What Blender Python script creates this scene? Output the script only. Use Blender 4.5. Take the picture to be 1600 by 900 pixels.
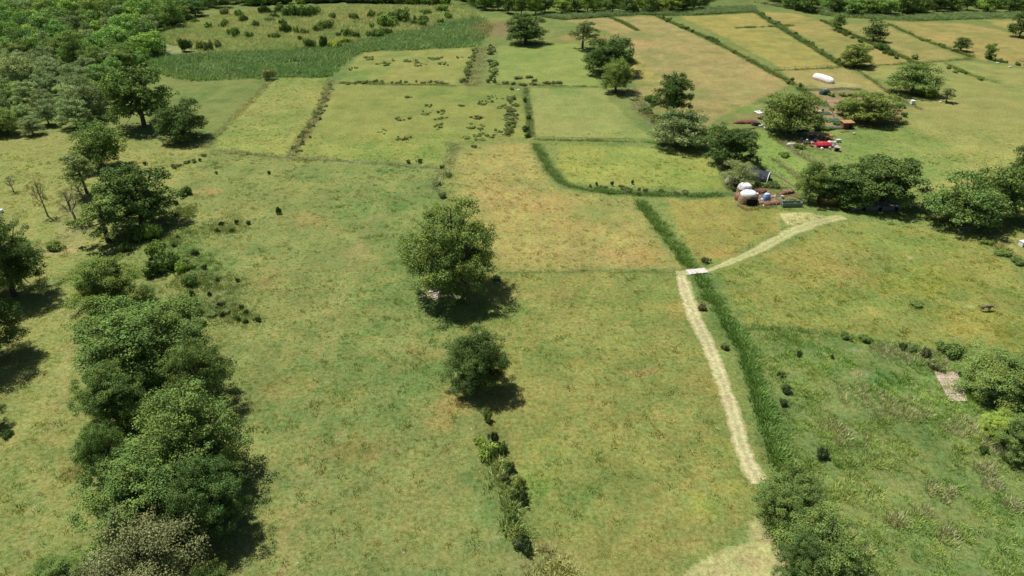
import bpy, bmesh, math, random
import numpy as np
from mathutils import Vector
R = math.radians
random.seed(7)
RNG = np.random.default_rng(11)
for o in list(bpy.data.objects): bpy.data.objects.remove(o)
sc = bpy.context.scene
C = sc.collection

# ------------------------------------------------------------------ camera, light
CAM_H, PITCH, FPX = 73.0, 31.0, 1081.0
cd = bpy.data.cameras.new('camera'); cam = bpy.data.objects.new('camera', cd); C.objects.link(cam)
cam.location = (0, 0, CAM_H); cam.rotation_euler = (R(90 - PITCH), 0, 0)
cd.sensor_width = 36; cd.lens = 36 * FPX / 1600; cd.clip_start = 0.5; cd.clip_end = 9000
sc.camera = cam
SUN_EL = 64.0
SUN_DIR = Vector((-0.80, 0.60, 0)).normalized()          # towards the sun, on the ground
w = bpy.data.worlds.new('World'); sc.world = w; w.use_nodes = True
nt = w.node_tree; bg = nt.nodes['Background']
sky = nt.nodes.new('ShaderNodeTexSky'); sky.sky_type = 'NISHITA'; sky.sun_disc = False
sky.sun_elevation = R(SUN_EL); sky.sun_rotation = math.atan2(SUN_DIR.x, SUN_DIR.y)
nt.links.new(sky.outputs[0], bg.inputs[0]); bg.inputs[1].default_value = 0.05
sd = bpy.data.lights.new('sun', 'SUN'); so = bpy.data.objects.new('sun', sd); C.objects.link(so)
sd.energy = 5.0; sd.angle = R(0.53); sd.color = (1.0, 0.955, 0.88)
v = Vector((SUN_DIR.x * math.cos(R(SUN_EL)), SUN_DIR.y * math.cos(R(SUN_EL)), math.sin(R(SUN_EL))))
so.rotation_euler = v.to_track_quat('Z', 'Y').to_euler(); so.location = v * 300
sc.view_settings.view_transform = 'Standard'; sc.view_settings.look = 'None'
sc.view_settings.exposure = 0.32; sc.view_settings.gamma = 1.0
sc.cycles.max_bounces = 6; sc.cycles.diffuse_bounces = 3; sc.cycles.transmission_bounces = 3

# ------------------------------------------------------------------ pixel -> ground
cp, sp = math.cos(R(PITCH)), math.sin(R(PITCH))
def G(px, py, z=0.0):
    u = (px - 800) / FPX; vv = (py - 450) / FPX
    dy = cp - vv * sp; dz = -sp - vv * cp
    t = (CAM_H - z) / -dz
    return (u * t, dy * t)
def depth(X, Y, z=0.0): return Y * cp - (z - CAM_H) * sp
def proj(X, Y, z):
    d = depth(X, Y, z); up = Y * sp + (z - CAM_H) * cp
    return 800 + FPX * X / d, 450 - FPX * up / d
def pxm(X, Y, z=0): return FPX / depth(X, Y, z)
def GP(poly): return np.array([G(*p) for p in poly])

# ------------------------------------------------------------------ numpy noise
def _h(ix, iy, s):
    n = (ix.astype(np.int64) * 374761393 + iy.astype(np.int64) * 668265263 + s * 1442695041) & 0x7fffffff
    n = ((n ^ (n >> 13)) * 1274126177) & 0x7fffffff
    return ((n ^ (n >> 16)) & 0xffff) / 65535.0
def vnoise(x, y, s=0):
    ix = np.floor(x); iy = np.floor(y); fx = x - ix; fy = y - iy
    fx = fx * fx * (3 - 2 * fx); fy = fy * fy * (3 - 2 * fy)
    a = _h(ix, iy, s); b = _h(ix + 1, iy, s); c = _h(ix, iy + 1, s); d = _h(ix + 1, iy + 1, s)
    return (a * (1 - fx) + b * fx) * (1 - fy) + (c * (1 - fx) + d * fx) * fy
def fbm(x, y, s=0, o=4):
    r = 0; a = .5; t = 0
    for k in range(o):
        r = r + a * vnoise(x, y, s + k * 17); t += a; a *= .55; x = x * 2.03 + 5.1; y = y * 2.03 + 3.3
    return r / t                                           # 0..1, mean .5
def lin(c):
    c = np.asarray(c, float) / 255
    return np.where(c <= .04045, c / 12.92, ((c + .055) / 1.055) ** 2.4)

def inside(P, x, y):
    r = np.zeros(x.shape, bool); n = len(P)
    for i in range(n):
        x0, y0 = P[i]; x1, y1 = P[(i + 1) % n]
        if y0 == y1: continue
        c = ((y0 > y) != (y1 > y)) & (x < (x1 - x0) * (y - y0) / (y1 - y0) + x0)
        r ^= c
    return r
def segd(P, x, y, closed=True):
    d = np.full(x.shape, 1e9); n = len(P)
    for i in range(n if closed else n - 1):
        a = P[i]; b = P[(i + 1) % n]; v_ = b - a; L = (v_ ** 2).sum() + 1e-9
        t = np.clip(((x - a[0]) * v_[0] + (y - a[1]) * v_[1]) / L, 0, 1)
        d = np.minimum(d, np.hypot(x - a[0] - t * v_[0], y - a[1] - t * v_[1]))
    return d
def sm(a, b, x):
    t = np.clip((x - a) / (b - a), 0, 1); return t * t * (3 - 2 * t)

# ------------------------------------------------------------------ the land: fields, banks, patches
FIELDS = [  # polygon in the photograph, colour of its grass as photographed, edge softness (m), mottling
 ('lawn', [(-300,225),(-300,1300),(60,1300),(110,880),(135,560),(130,400),(240,330),(330,232),(260,226),(120,206),(20,212)], (147,151,80), 4, .9),
 ('meadow', [(330,236),(452,246),(560,252),(690,262),(655,330),(690,460),(740,640),(770,760),(812,900),(850,1300),(60,1300),(110,880),(135,560),(130,400),(240,330)], (134,143,76), 3, 1.2),
 ('yellow_field', [(425,122),(510,120),(505,150),(470,215),(447,243),(332,233),(348,203),(385,160)], (152,158,80), 1.2, 1),
 ('weedy_field', [(527,131),(700,134),(815,138),(828,214),(700,224),(690,256),(560,250),(462,240),(500,180)], (145,153,74), 1.5, 1),
 ('upper_field', [(566,82),(660,78),(746,74),(735,105),(712,134),(620,131),(530,128)], (150,155,78), 1.5, 1.2),
 ('green_field', [(777,72),(905,68),(920,100),(937,134),(860,132),(776,124)], (146,160,78), 1.5, .6),
 ('mown_field', [(824,139),(938,138),(968,172),(1018,216),(920,214),(836,214)], (154,161,86), 1.5, .8),
 ('ditch_field', [(880,226),(985,230),(1088,234),(1112,262),(1140,296),(1040,292),(935,288),(890,282),(868,250)], (152,158,74), 1.5, .8),
 ('brown_field', [(722,224),(836,226),(846,262),(872,300),(935,306),(998,314),(1030,366),(1064,420),(920,421),(780,424),(748,372),(705,310),(706,262)], (160,154,84), 8, 1.3),
 ('large_field', [(690,470),(750,430),(900,426),(1056,428),(1078,480),(1110,540),(1130,600),(1152,680),(1180,755),(1165,815),(1060,880),(1040,1300),(870,1300),(822,900),(780,760),(752,640),(716,520)], (143,146,74), 2.5, 1.25),
 ('corner_field', [(1040,312),(1140,308),(1232,330),(1215,362),(1112,412),(1090,408),(1062,360)], (152,147,72), 1.5, 1),
 ('flowery_field', [(1124,424),(1220,388),(1312,345),(1430,352),(1530,375),(1600,440),(1700,520),(1700,640),(1600,556),(1470,548),(1380,540),(1180,514),(1150,470)], (147,149,74), 2, 1.2),
 ('rough_meadow', [(1176,522),(1290,524),(1380,545),(1480,566),(1540,640),(1620,760),(1750,1000),(1800,1300),(1420,1300),(1370,900),(1300,800),(1224,732),(1205,640)], (127,142,76), 3, 1.2),
 ('long_brown_field', [(884,32),(952,28),(1024,25),(1110,66),(1240,132),(1196,150),(1105,196),(1050,170),(1000,150),(985,110),(992,80),(950,50)], (166,154,92), 1.5, 1.2),
 ('strip_field', [(1060,25),(1120,25),(1176,20),(1240,60),(1318,104),(1225,108),(1140,62)], (166,158,80), 1.5, 1),
 ('strip_field', [(1188,18),(1250,22),(1330,54),(1400,92),(1420,100),(1330,103),(1260,60)], (165,154,82), 1.5, 1),
 ('strip_field', [(1300,40),(1378,36),(1500,90),(1420,98),(1378,76),(1330,50)], (166,154,86), 1.5, 1),
 ('strip_field', [(1388,34),(1500,36),(1560,46),(1620,62),(1700,90),(1700,120),(1600,104),(1530,92),(1450,62)], (168,154,84), 1.5, 1),
 ('strip_field', [(1532,30),(1600,34),(1700,40),(1700,70),(1590,50)], (170,158,82), 1.5, 1),
 ('hay_field', [(1218,110),(1320,106),(1372,134),(1410,160),(1330,134),(1280,136),(1240,130)], (166,156,88), 1.2, .8),
 ('pasture', [(1330,107),(1500,94),(1600,108),(1700,130),(1700,400),(1600,340),(1560,290),(1440,300),(1395,215),(1440,150)], (156,158,84), 3, .9),
 ('green_pasture', [(1300,205),(1400,192),(1450,210),(1520,250),(1440,300),(1420,330),(1300,250)], (134,151,74), 4, .7),
 ('green_pasture', [(1168,200),(1200,204),(1250,236),(1285,268),(1245,292),(1200,268),(1176,232)], (138,157,74), 1.5, .6),
 ('garden_plot', [(1250,152),(1290,132),(1352,146),(1420,170),(1385,192),(1270,196)], (160,146,98), 2, 1.4),
 ('reed_marsh', [(225,86),(330,84),(440,80),(560,66),(640,48),(700,34),(745,26),(768,40),(748,72),(660,77),(566,81),(528,104),(512,120),(420,121),(300,126),(240,112)], (98,120,74), 7, 1.4),
 ('scrubland', [(235,70),(262,46),(330,28),(420,14),(560,10),(740,8),(745,26),(640,48),(560,66),(440,80),(330,84),(225,86)], (148,156,100), 10, 1.8),
]
LINES = [   # polyline, half width (m), colour, strength
 ([(1000,316),(1030,352),(1068,400),(1082,422),(1106,452),(1140,510),(1168,560),(1196,650),(1222,732)], 1.9, (92,116,60), .7),
 ([(838,226),(856,262),(884,290),(930,298),(1000,303),(1080,306),(1140,304)], 1.8, (82,108,56), .8),
 ([(780,427),(920,424),(1060,424)], .5, (100,120,60), .8),
 ([(1160,512),(1250,516),(1330,528),(1440,546),(1480,560)], 1.2, (106,126,66), .6),
 ([(822,138),(826,170),(830,214)], 1.2, (95,110,60), .8),
 ([(776,132),(860,134),(938,136)], .4, (112,128,66), .8),
 ([(518,124),(505,158),(480,205),(455,244)], 1.4, (142,130,96), .5),
 ([(530,130),(620,132),(714,134)], .8, (110,110,72), .8),
 ([(332,235),(440,246),(560,254),(690,263)], 1.0, (126,128,92), .5),
 ([(425,124),(392,158),(350,200),(318,232)], 1.1, (120,128,84), .5),
 ([(836,218),(920,220),(1010,222),(1090,230)], .8, (108,124,68), .8),
 ([(700,224),(712,228),(700,256),(676,300)], 1.6, (124,134,88), .5),
 ([(757,74),(744,104),(735,134)], 3.4, (122,134,84), .5),
 ([(1024,24),(1110,62),(1175,96),(1240,132),(1290,166)], 1.8, (104,120,64), .85),
 ([(946,24),(970,34),(998,48)], 1.6, (92,112,60), .9),
 ([(1176,16),(1240,56),(1318,104)], 1.8, (100,114,64), .85),
 ([(1284,32),(1335,56),(1380,76),(1430,98),(1450,104)], 1.6, (104,118,62), .8),
 ([(1388,38),(1440,62),(1520,90)], 1.2, (118,122,66), .7),
 ([(1150,44),(1200,42),(1240,40)], 1.0, (96,114,60), .8),
 ([(1212,110),(1270,108),(1322,104),(1420,100),(1520,92)], .9, (118,120,68), .8),
 ([(1340,110),(1370,130),(1395,150),(1440,172)], .8, (118,118,74), .8),
 ([(1480,100),(1520,118),(1560,130)], 1.6, (120,130,74), .6),
 ([(1210,250),(1255,282),(1292,262)], .8, (110,104,80), .6),
 ([(1220,222),(1262,248),(1290,262)], 1.4, (116,108,88), .75),
 ([(985,140),(1000,165),(1030,200),(1060,225)], 3.0, (136,136,90), .8),
 ([(1120,206),(1175,200),(1215,194)], .6, (90,92,56), .8),
 ([(1545,372),(1570,394),(1600,412),(1660,440)], 1.4, (108,114,66), .8),
 ([(752,640),(770,700),(788,760),(812,840),(824,900),(850,1100)], 2.0, (124,134,72), .7),
 ([(840,880),(880,900),(900,1000)], 3, (150,150,98), .5),
 ([(108,300),(112,380),(150,330)], 2.5, (150,140,98), .35),
 ([(1590,95),(1640,102),(1700,110)], 1.2, (120,116,84), .7),
 ([(588,320),(560,380),(520,470),(500,560),(470,680),(440,900)], .45, (170,156,98), .35),
 ([(600,320),(574,380),(536,470),(518,560),(490,680),(462,900)], .4, (168,156,98), .28),
 ([(400,290),(470,340),(560,380)], .4, (164,154,96), .3), ([(60,420),(110,520),(90,640),(60,760),(40,900)], .4, (176,166,110), .35),
 ([(800,460),(900,500),(1020,520),(1090,510)], .4, (172,160,98), .3), ([(1250,400),(1340,440),(1460,470),(1600,480)], .4, (168,158,92), .35), ([(1460,300),(1420,270),(1390,230)], .5, (176,168,110), .4), ([(1395,215),(1450,245),(1520,280)], .5, (176,168,112), .4),
]
SPOTS = [   # px, py, rx, ry in photo pixels, colour, strength
 (1000,580,28,10,(182,146,92),.8),(860,460,40,12,(176,146,86),.45),(1060,480,50,14,(172,140,80),.45),(980,400,60,16,(180,146,86),.4),
 (850,320,70,18,(182,150,88),.4),(1130,395,50,12,(178,142,76),.45),(780,300,40,24,(176,150,88),.4),(900,350,60,18,(176,150,84),.35),
 (700,640,34,40,(186,148,84),.4),(560,700,50,26,(182,146,82),.4),(450,600,50,26,(172,144,78),.35),(660,560,60,22,(164,140,80),.35),
 (480,340,50,14,(172,142,84),.45),(560,400,40,18,(168,146,86),.35),(330,300,30,8,(196,146,92),.4),(420,440,50,26,(160,140,78),.3),
 (540,620,40,24,(150,140,66),.3),(1100,790,28,26,(136,158,62),.6),(1130,700,50,22,(148,154,68),.4),(1145,760,26,18,(150,156,66),.45),
 (1010,720,60,26,(128,140,66),.4),(960,660,50,26,(160,146,78),.35),(850,690,36,60,(128,146,64),.4),(850,560,60,34,(122,140,66),.4),
 (830,760,30,34,(134,158,56),.4),(880,860,50,20,(160,146,80),.35),(1040,860,40,16,(176,152,86),.4),(1010,240,60,12,(140,158,76),.4),
 (1330,410,70,26,(140,148,80),.4),(1440,440,70,26,(168,160,64),.5),(1500,500,60,20,(170,158,64),.4),(1420,380,90,16,(126,148,66),.4),
 (1330,430,40,18,(180,148,80),.4),(1250,410,50,18,(164,148,70),.35),(1420,402,7,2.5,(208,176,140),.9),(1540,520,50,16,(162,148,62),.35),
 (1512,478,6,3,(206,190,140),.8),(1270,560,90,30,(124,144,68),.4),(1380,620,70,20,(126,144,66),.4),(1290,640,70,30,(108,130,68),.4),
 (1345,582,14,6,(180,168,128),.7),(1335,548,10,4,(190,176,140),.6),(1400,660,90,26,(112,124,64),.5),(1480,720,80,40,(124,132,70),.4),
 (1300,720,60,30,(108,130,68),.4),(1210,740,30,30,(140,150,70),.4),(530,684,8,5,(180,152,110),.8),(495,756,6,8,(168,156,116),.6),
 (535,840,12,5,(184,162,110),.6),(420,872,14,6,(176,160,108),.5),(725,757,10,5,(170,148,104),.5),(770,843,6,4,(200,182,140),.6),
 (688,458,28,10,(206,184,152),.95),(706,436,20,6,(190,160,130),.8),(420,440,14,6,(150,140,92),.3),(150,800,20,14,(168,152,84),.4),
 (70,700,30,30,(150,150,78),.3),(60,395,34,9,(196,176,130),.75),(110,390,22,6,(188,166,120),.6),(45,830,30,30,(160,150,84),.35),
 (330,470,44,40,(112,132,76),.5),(300,400,30,40,(140,150,70),.35),(330,330,60,20,(128,140,74),.3),(500,420,90,40,(122,140,74),.35),(620,620,70,40,(124,140,76),.3),(430,760,60,40,(126,142,72),.3),(700,820,50,50,(136,150,78),.3),(960,780,70,40,(126,142,70),.35),(900,620,60,30,(150,148,76),.3),(1110,600,26,40,(152,140,72),.35),(920,400,90,20,(168,152,90),.3),(60,600,50,60,(156,154,88),.3),(80,820,50,50,(140,146,78),.3),(20,260,60,16,(146,154,78),.3),(60,330,60,20,(150,156,82),.3),(290,270,50,14,(150,146,76),.35),
 (640,310,50,30,(118,138,70),.35),(600,270,90,12,(112,138,70),.35),(560,500,40,30,(118,136,66),.3),(600,820,80,40,(122,138,70),.35),
 (770,46,34,14,(150,120,92),.8),(1190,182,34,6,(168,132,106),.8),(1200,172,20,8,(190,170,120),.7),(1160,170,40,8,(140,160,64),.5),
 (1240,340,40,9,(188,184,120),.5),(1172,312,30,13,(140,104,84),.9),(1212,306,40,10,(142,104,84),.9),(1150,288,18,10,(120,96,80),.9),(1270,222,36,10,(160,140,104),.7),(1300,345,60,3,(150,140,96),.3),(1300,230,30,8,(156,150,96),.5),
 (1310,134,40,5,(196,188,124),.7),(1390,150,40,6,(186,180,112),.6),(1275,196,20,7,(170,122,86),.6),(1300,148,22,5,(172,130,96),.6),
 (1290,250,40,10,(160,156,92),.5),(1520,155,30,4,(180,172,108),.5),(1400,172,60,5,(166,150,86),.3),(1480,240,60,14,(166,160,86),.4),
 (1345,290,200,4,(150,156,90),.3),(1080,120,60,14,(160,156,84),.4),(1160,140,40,16,(138,148,80),.5),(1090,170,60,8,(176,140,84),.5),
 (940,60,60,12,(184,146,88),.6),(1010,120,24,36,(170,162,66),.5),(1090,45,30,10,(150,152,76),.4),(1130,80,70,14,(178,152,86),.4),
 (1250,75,60,10,(160,156,78),.4),(1420,60,40,10,(170,158,80),.3),(1560,350,30,14,(176,158,86),.5),(1590,385,40,16,(180,162,92),.6),
 (290,60,40,10,(158,142,100),.6),(400,60,50,8,(128,136,84),.6),(360,28,50,8,(146,154,84),.7),(520,52,50,8,(126,138,82),.6),(600,60,60,8,(112,130,80),.7),(480,30,40,6,(140,146,86),.6),(440,110,60,8,(130,142,80),.5),(340,104,50,8,(108,130,78),.5),(600,70,60,5,(128,140,84),.5),(700,40,40,8,(100,126,84),.5),(450,50,60,14,(166,150,104),.5),(570,30,70,14,(172,154,108),.6),(660,40,26,14,(150,130,98),.5),
 (330,50,40,6,(160,158,80),.6),(380,22,34,8,(160,156,88),.5),(480,105,40,7,(132,134,78),.5),(690,60,60,10,(104,126,76),.5),
]
_gf = [(k, GP(p), lin(c), s, m) for k, p, c, s, m in FIELDS]
_gl = [(GP(p), hw, lin(c), a) for p, hw, c, a in LINES]
ALB = 0.585      # photographed linear colour -> surface colour under this sun and exposure
def ground_colour(x, y):
    wx = x + (fbm(x * .22, y * .22, 3, 3) - .5) * 3.4; wy = y + (fbm(x * .22, y * .22, 9, 3) - .5) * 3.4
    col = np.tile(lin((128,142,72)), (len(x), 1)); mot = np.ones(len(x))
    far = sm(420, 560, y)[:, None]
    col = col * (1 - far) + lin((98,118,60)) * far
    for k, P, c, s, m in _gf:
        lo = P.min(0) - 12; hi = P.max(0) + 12
        q = np.nonzero((x > lo[0]) & (x < hi[0]) & (y > lo[1]) & (y < hi[1]))[0]
        if not len(q): continue
        d = segd(P, wx[q], wy[q]); i = inside(P, wx[q], wy[q]); a = sm(-s / 2, s / 2, np.where(i, d, -d))
        col[q] = col[q] * (1 - a[:, None]) + c * a[:, None]; mot[q] = mot[q] * (1 - a) + m * a
    for P, hw, c, st in _gl:
        lo = P.min(0) - 3 * hw; hi = P.max(0) + 3 * hw
        q = np.nonzero((x > lo[0]) & (x < hi[0]) & (y > lo[1]) & (y < hi[1]))[0]
        if not len(q): continue
        d = segd(P, wx[q] * .5 + x[q] * .5, wy[q] * .5 + y[q] * .5, False)
        a = (st * (1 - sm(hw * .6, hw * 1.6, d)))[:, None]
        col[q] = col[q] * (1 - a) + c * a
    for px, py, rx, ry, c, st in SPOTS:
        X, Y = G(px, py); X2, Y2 = G(px, py + ry); ax = max(rx / pxm(X, Y), .3); ay = max(abs(Y - Y2), .3)
        q = np.nonzero((np.abs(x - X) < 2.2 * ax) & (np.abs(y - Y) < 2.2 * ay))[0]
        if not len(q): continue
        e = np.hypot((x[q] - X) / ax, (y[q] - Y) / ay) + (fbm(x[q] * .5 / max(ax, 2) * 4, y[q] * .5 / max(ax, 2) * 4, 21, 4) - .5) * 1.7
        a = (st * .82 * (1 - sm(.35, 1.25, e)))[:, None]
        col[q] = col[q] * (1 - a) + lin(c) * a
    # mottling: moist greener, drier browner, and streaks along the mowing
    n1 = fbm(x * .045, y * .045, 31, 5) - .5; n2 = fbm(x * .16, y * .16, 41, 4) - .5; n3 = fbm(x * .6, y * .6, 51, 3) - .5
    dry = np.clip((n1 * 1.9 + n2 * 1.3 + n3 * .5) * mot, -1, 1)
    t = np.clip(dry, 0, 1)[:, None]; g = np.clip(-dry, 0, 1)[:, None]
    col = col * (1 + t * np.array([.18, .06, .08])) * (1 - g * np.array([.36, .12, .26]))
    col = col * (1 + (n3 * .22 + n2 * .16) * mot)[:, None]
    col = col * np.array([.985, 1.01, 1.0]) * (1.02 + .16 * (1 - sm(190, 240, y)))[:, None]; return np.clip(col * ALB, .004, .6)  # nearer ground painted lighter to make up for shade cast by grass blades

# ------------------------------------------------------------------ material helpers
def mat(name):
    m = bpy.data.materials.new(name); m.use_nodes = True
    n = m.node_tree.nodes; return m, n, m.node_tree.links, n['Principled BSDF']
def simple(name, col, rough=.85, var=.25, scale=3.0, bump=.2, metal=0):
    m, n, l, b = mat(name); b.inputs['Roughness'].default_value = rough; b.inputs['Metallic'].default_value = metal
    b.inputs['Specular IOR Level'].default_value = .25
    tc = n.new('ShaderNodeTexCoord'); no = n.new('ShaderNodeTexNoise'); no.inputs['Scale'].default_value = scale; no.inputs['Detail'].default_value = 5
    l.new(tc.outputs['Object'], no.inputs['Vector'])
    mp = n.new('ShaderNodeMapRange'); mp.inputs[1].default_value = .3; mp.inputs[2].default_value = .7; mp.inputs[3].default_value = 1 - var; mp.inputs[4].default_value = 1 + var
    l.new(no.outputs['Fac'], mp.inputs[0])
    mx = n.new('ShaderNodeVectorMath'); mx.operation = 'SCALE'; mx.inputs[0].default_value = col[:3]; l.new(mp.outputs[0], mx.inputs['Scale'])
    l.new(mx.outputs[0], b.inputs['Base Color'])
    bp = n.new('ShaderNodeBump'); bp.inputs['Strength'].default_value = bump; bp.inputs['Distance'].default_value = .1
    l.new(no.outputs['Fac'], bp.inputs['Height']); l.new(bp.outputs[0], b.inputs['Normal'])
    return m
def grass_ground():
    m, n, l, b = mat('meadow_grass'); b.inputs['Roughness'].default_value = 1; b.inputs['Specular IOR Level'].default_value = .08
    at = n.new('ShaderNodeAttribute'); at.attribute_name = 'col'; tc = n.new('ShaderNodeTexCoord')
    def noise(s, d, rough=.6):
        q = n.new('ShaderNodeTexNoise'); q.inputs['Scale'].default_value = s; q.inputs['Detail'].default_value = d; q.inputs['Roughness'].default_value = rough
        l.new(tc.outputs['Object'], q.inputs['Vector']); return q
    def rng(src, a, b_, c, d):
        q = n.new('ShaderNodeMapRange'); [q.inputs[i + 1].__setattr__('default_value', v_) for i, v_ in enumerate((a, b_, c, d))]
        l.new(src, q.inputs[0]); return q.outputs[0]
    f1 = noise(1.6, 8, .8); f2 = noise(.42, 7, .72); f3 = noise(5, 5, .85); f4 = noise(.11, 8, .68)
    k = n.new('ShaderNodeMath'); k.operation = 'MULTIPLY'; l.new(rng(f1.outputs['Fac'], .33, .67, .56, 1.44), k.inputs[0]); l.new(rng(f3.outputs['Fac'], .3, .7, .70, 1.30), k.inputs[1])
    k0 = k; k = n.new('ShaderNodeMath'); k.operation = 'MULTIPLY'; l.new(k0.outputs[0], k.inputs[0]); l.new(rng(f4.outputs['Fac'], .3, .7, .84, 1.16), k.inputs[1])
    s = n.new('ShaderNodeVectorMath'); s.operation = 'SCALE'; l.new(at.outputs['Color'], s.inputs[0]); l.new(k.outputs[0], s.inputs['Scale'])
    hs = n.new('ShaderNodeHueSaturation'); l.new(s.outputs[0], hs.inputs['Color']); l.new(rng(f2.outputs['Fac'], .3, .7, .455, .545), hs.inputs['Hue']); l.new(rng(f1.outputs['Fac'], .3, .7, 1.08, .78), hs.inputs['Saturation'])
    l.new(hs.outputs[0], b.inputs['Base Color'])
    bp = n.new('ShaderNodeBump'); bp.inputs['Strength'].default_value = .9; bp.inputs['Distance'].default_value = .22
    ad = n.new('ShaderNodeMath'); ad.operation = 'ADD'; l.new(f1.outputs['Fac'], ad.inputs[0]); l.new(f2.outputs['Fac'], ad.inputs[1])
    l.new(ad.outputs[0], bp.inputs['Height']); l.new(bp.outputs[0], b.inputs['Normal'])
    return m
def leafy(name, instancer=False, trans=.16):
    m, n, l, b = mat(name); n.remove(b); out = n['Material Output']
    if instancer:
        src = n.new('ShaderNodeAttribute'); src.attribute_type = 'INSTANCER'; src.attribute_name = 'icol'; colsock = src.outputs['Color']
    else:
        src = n.new('ShaderNodeObjectInfo'); colsock = src.outputs['Color']
    va = n.new('ShaderNodeAttribute'); va.attribute_name = 'var'
    s = n.new('ShaderNodeVectorMath'); s.operation = 'MULTIPLY'; l.new(colsock, s.inputs[0]); l.new(va.outputs['Vector'], s.inputs[1])
    d = n.new('ShaderNodeBsdfDiffuse'); t = n.new('ShaderNodeBsdfTranslucent'); mx = n.new('ShaderNodeMixShader'); mx.inputs[0].default_value = trans
    tint = n.new('ShaderNodeVectorMath'); tint.operation = 'MULTIPLY'; tint.inputs[1].default_value = (1.06, 1.1, .72); l.new(s.outputs[0], tint.inputs[0])
    l.new(s.outputs[0], d.inputs[0]); l.new(tint.outputs[0], t.inputs[0]); l.new(d.outputs[0], mx.inputs[1]); l.new(t.outputs[0], mx.inputs[2])
    l.new(mx.outputs[0], out.inputs['Surface'])
    return m
M_GROUND = grass_ground(); M_LEAF = leafy('foliage'); M_BLADE = leafy('grass_blades', True, .25); M_ILEAF = leafy('wood_foliage', True, .3)
M_BARK = simple('bark', (.10, .085, .07), .95, .35, 2.0, .6)
M_PALEBARK = simple('dead_bark', (.26, .22, .18), .95, .3, 2.0, .6)

def tag(o, label=None, cat=None, group=None, kind=None):
    if label: o['label'] = label
    if cat: o['category'] = cat
    if group: o['group'] = group
    if kind: o['kind'] = kind
    return o
def link(name, me, parent=None, loc=None):
    o = bpy.data.objects.new(name, me); C.objects.link(o)
    if parent: o.parent = parent
    if loc: o.location = loc
    return o
def mesh_np(name, V, F, m=None, var=None, smooth=False):
    """V (n,3), F (k,3|4) -> mesh; var: per-vertex RGB multiplier."""
    me = bpy.data.meshes.new(name); k = F.shape[1]
    me.vertices.add(len(V)); me.vertices.foreach_set('co', np.asarray(V, np.float32).ravel())
    me.loops.add(F.size); me.loops.foreach_set('vertex_index', F.astype(np.int32).ravel())
    me.polygons.add(len(F)); me.polygons.foreach_set('loop_start', np.arange(0, F.size, k, dtype=np.int32))
    if smooth: me.polygons.foreach_set('use_smooth', np.ones(len(F), bool))
    if var is not None:
        a = me.attributes.new('var', 'FLOAT_VECTOR', 'POINT'); a.data.foreach_set('vector', np.asarray(var, np.float32).ravel())
    me.update(calc_edges=True); me.validate()
    if m: me.materials.append(m)
    return me

# ------------------------------------------------------------------ ground sheet, cut into its fields
def axis(parts):
    out = []
    for a, b, st in parts: out += list(np.arange(a, b - 1e-6, st))
    return np.array(out + [parts[-1][1]])
gx = axis([(-6000, -900, 300), (-900, -460, 20), (-460, -150, 3.1), (-150, 150, 1.0), (150, 460, 3.1), (460, 900, 20), (900, 6000, 300)])
gy = axis([(-1500, 0, 150), (0, 40, 8), (40, 130, .8), (130, 260, 1.1), (260, 620, 2.2), (620, 1000, 20), (1000, 8000, 350)])
GXX, GYY = np.meshgrid(gx, gy); xs = GXX.ravel(); ys = GYY.ravel()
gcol = ground_colour(xs, ys)
nx_, ny_ = len(gx), len(gy)
ii, jj = np.meshgrid(np.arange(nx_ - 1), np.arange(ny_ - 1)); a0 = (jj * nx_ + ii).ravel()
FQ = np.stack([a0, a0 + 1, a0 + nx_ + 1, a0 + nx_], 1)
cx = (xs[FQ[:, 0]] + xs[FQ[:, 1]]) / 2; cy = (ys[FQ[:, 0]] + ys[FQ[:, 2]]) / 2
owner = np.full(len(FQ), -1)
for i, (k, P, c, s, m) in enumerate(_gf): owner[inside(P, cx, cy)] = i
def ground_piece(name, sel, label):
    F = FQ[sel]; u, inv = np.unique(F, return_inverse=True); F2 = inv.reshape(F.shape)
    V = np.stack([xs[u], ys[u], np.zeros(len(u))], 1)
    me = mesh_np(name, V, F2, M_GROUND)
    a = me.attributes.new('col', 'FLOAT_COLOR', 'POINT'); a.data.foreach_set('color', np.concatenate([gcol[u], np.ones((len(u), 1))], 1).astype(np.float32).ravel())
    tag(link(name, me), label, None, None, 'structure')
ground_piece('ground', owner < 0, 'green grassy ground between the fields')
FL = {'lawn': 'short pale grass along the left edge', 'meadow': 'wide green meadow between two tree rows', 'yellow_field': 'small yellow green field by the reeds', 'weedy_field': 'green field dotted with dry tussocks',
 'upper_field': 'small field below the reed marsh', 'green_field': 'bright green field under the round tree', 'mown_field': 'smooth pale green field', 'ditch_field': 'green field above the curved ditch',
 'brown_field': 'dry brownish field right of the big tree', 'large_field': 'large olive field beside the mown track', 'corner_field': 'dry corner field below the hay stacks', 'flowery_field': 'field with yellow flowers',
 'rough_meadow': 'rough green meadow with tussocks', 'long_brown_field': 'long dry brown field', 'strip_field': 'dry yellow strip field', 'hay_field': 'hay field with the white stack', 'pasture': 'pale pasture',
 'green_pasture': 'short green pasture', 'garden_plot': 'bare and planted garden ground', 'reed_marsh': 'dark green reed marsh', 'scrubland': 'dry scrubland'}
for i, (k, P, c, s, m) in enumerate(_gf):
    if (owner == i).any(): ground_piece(k, owner == i, FL[k])

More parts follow.
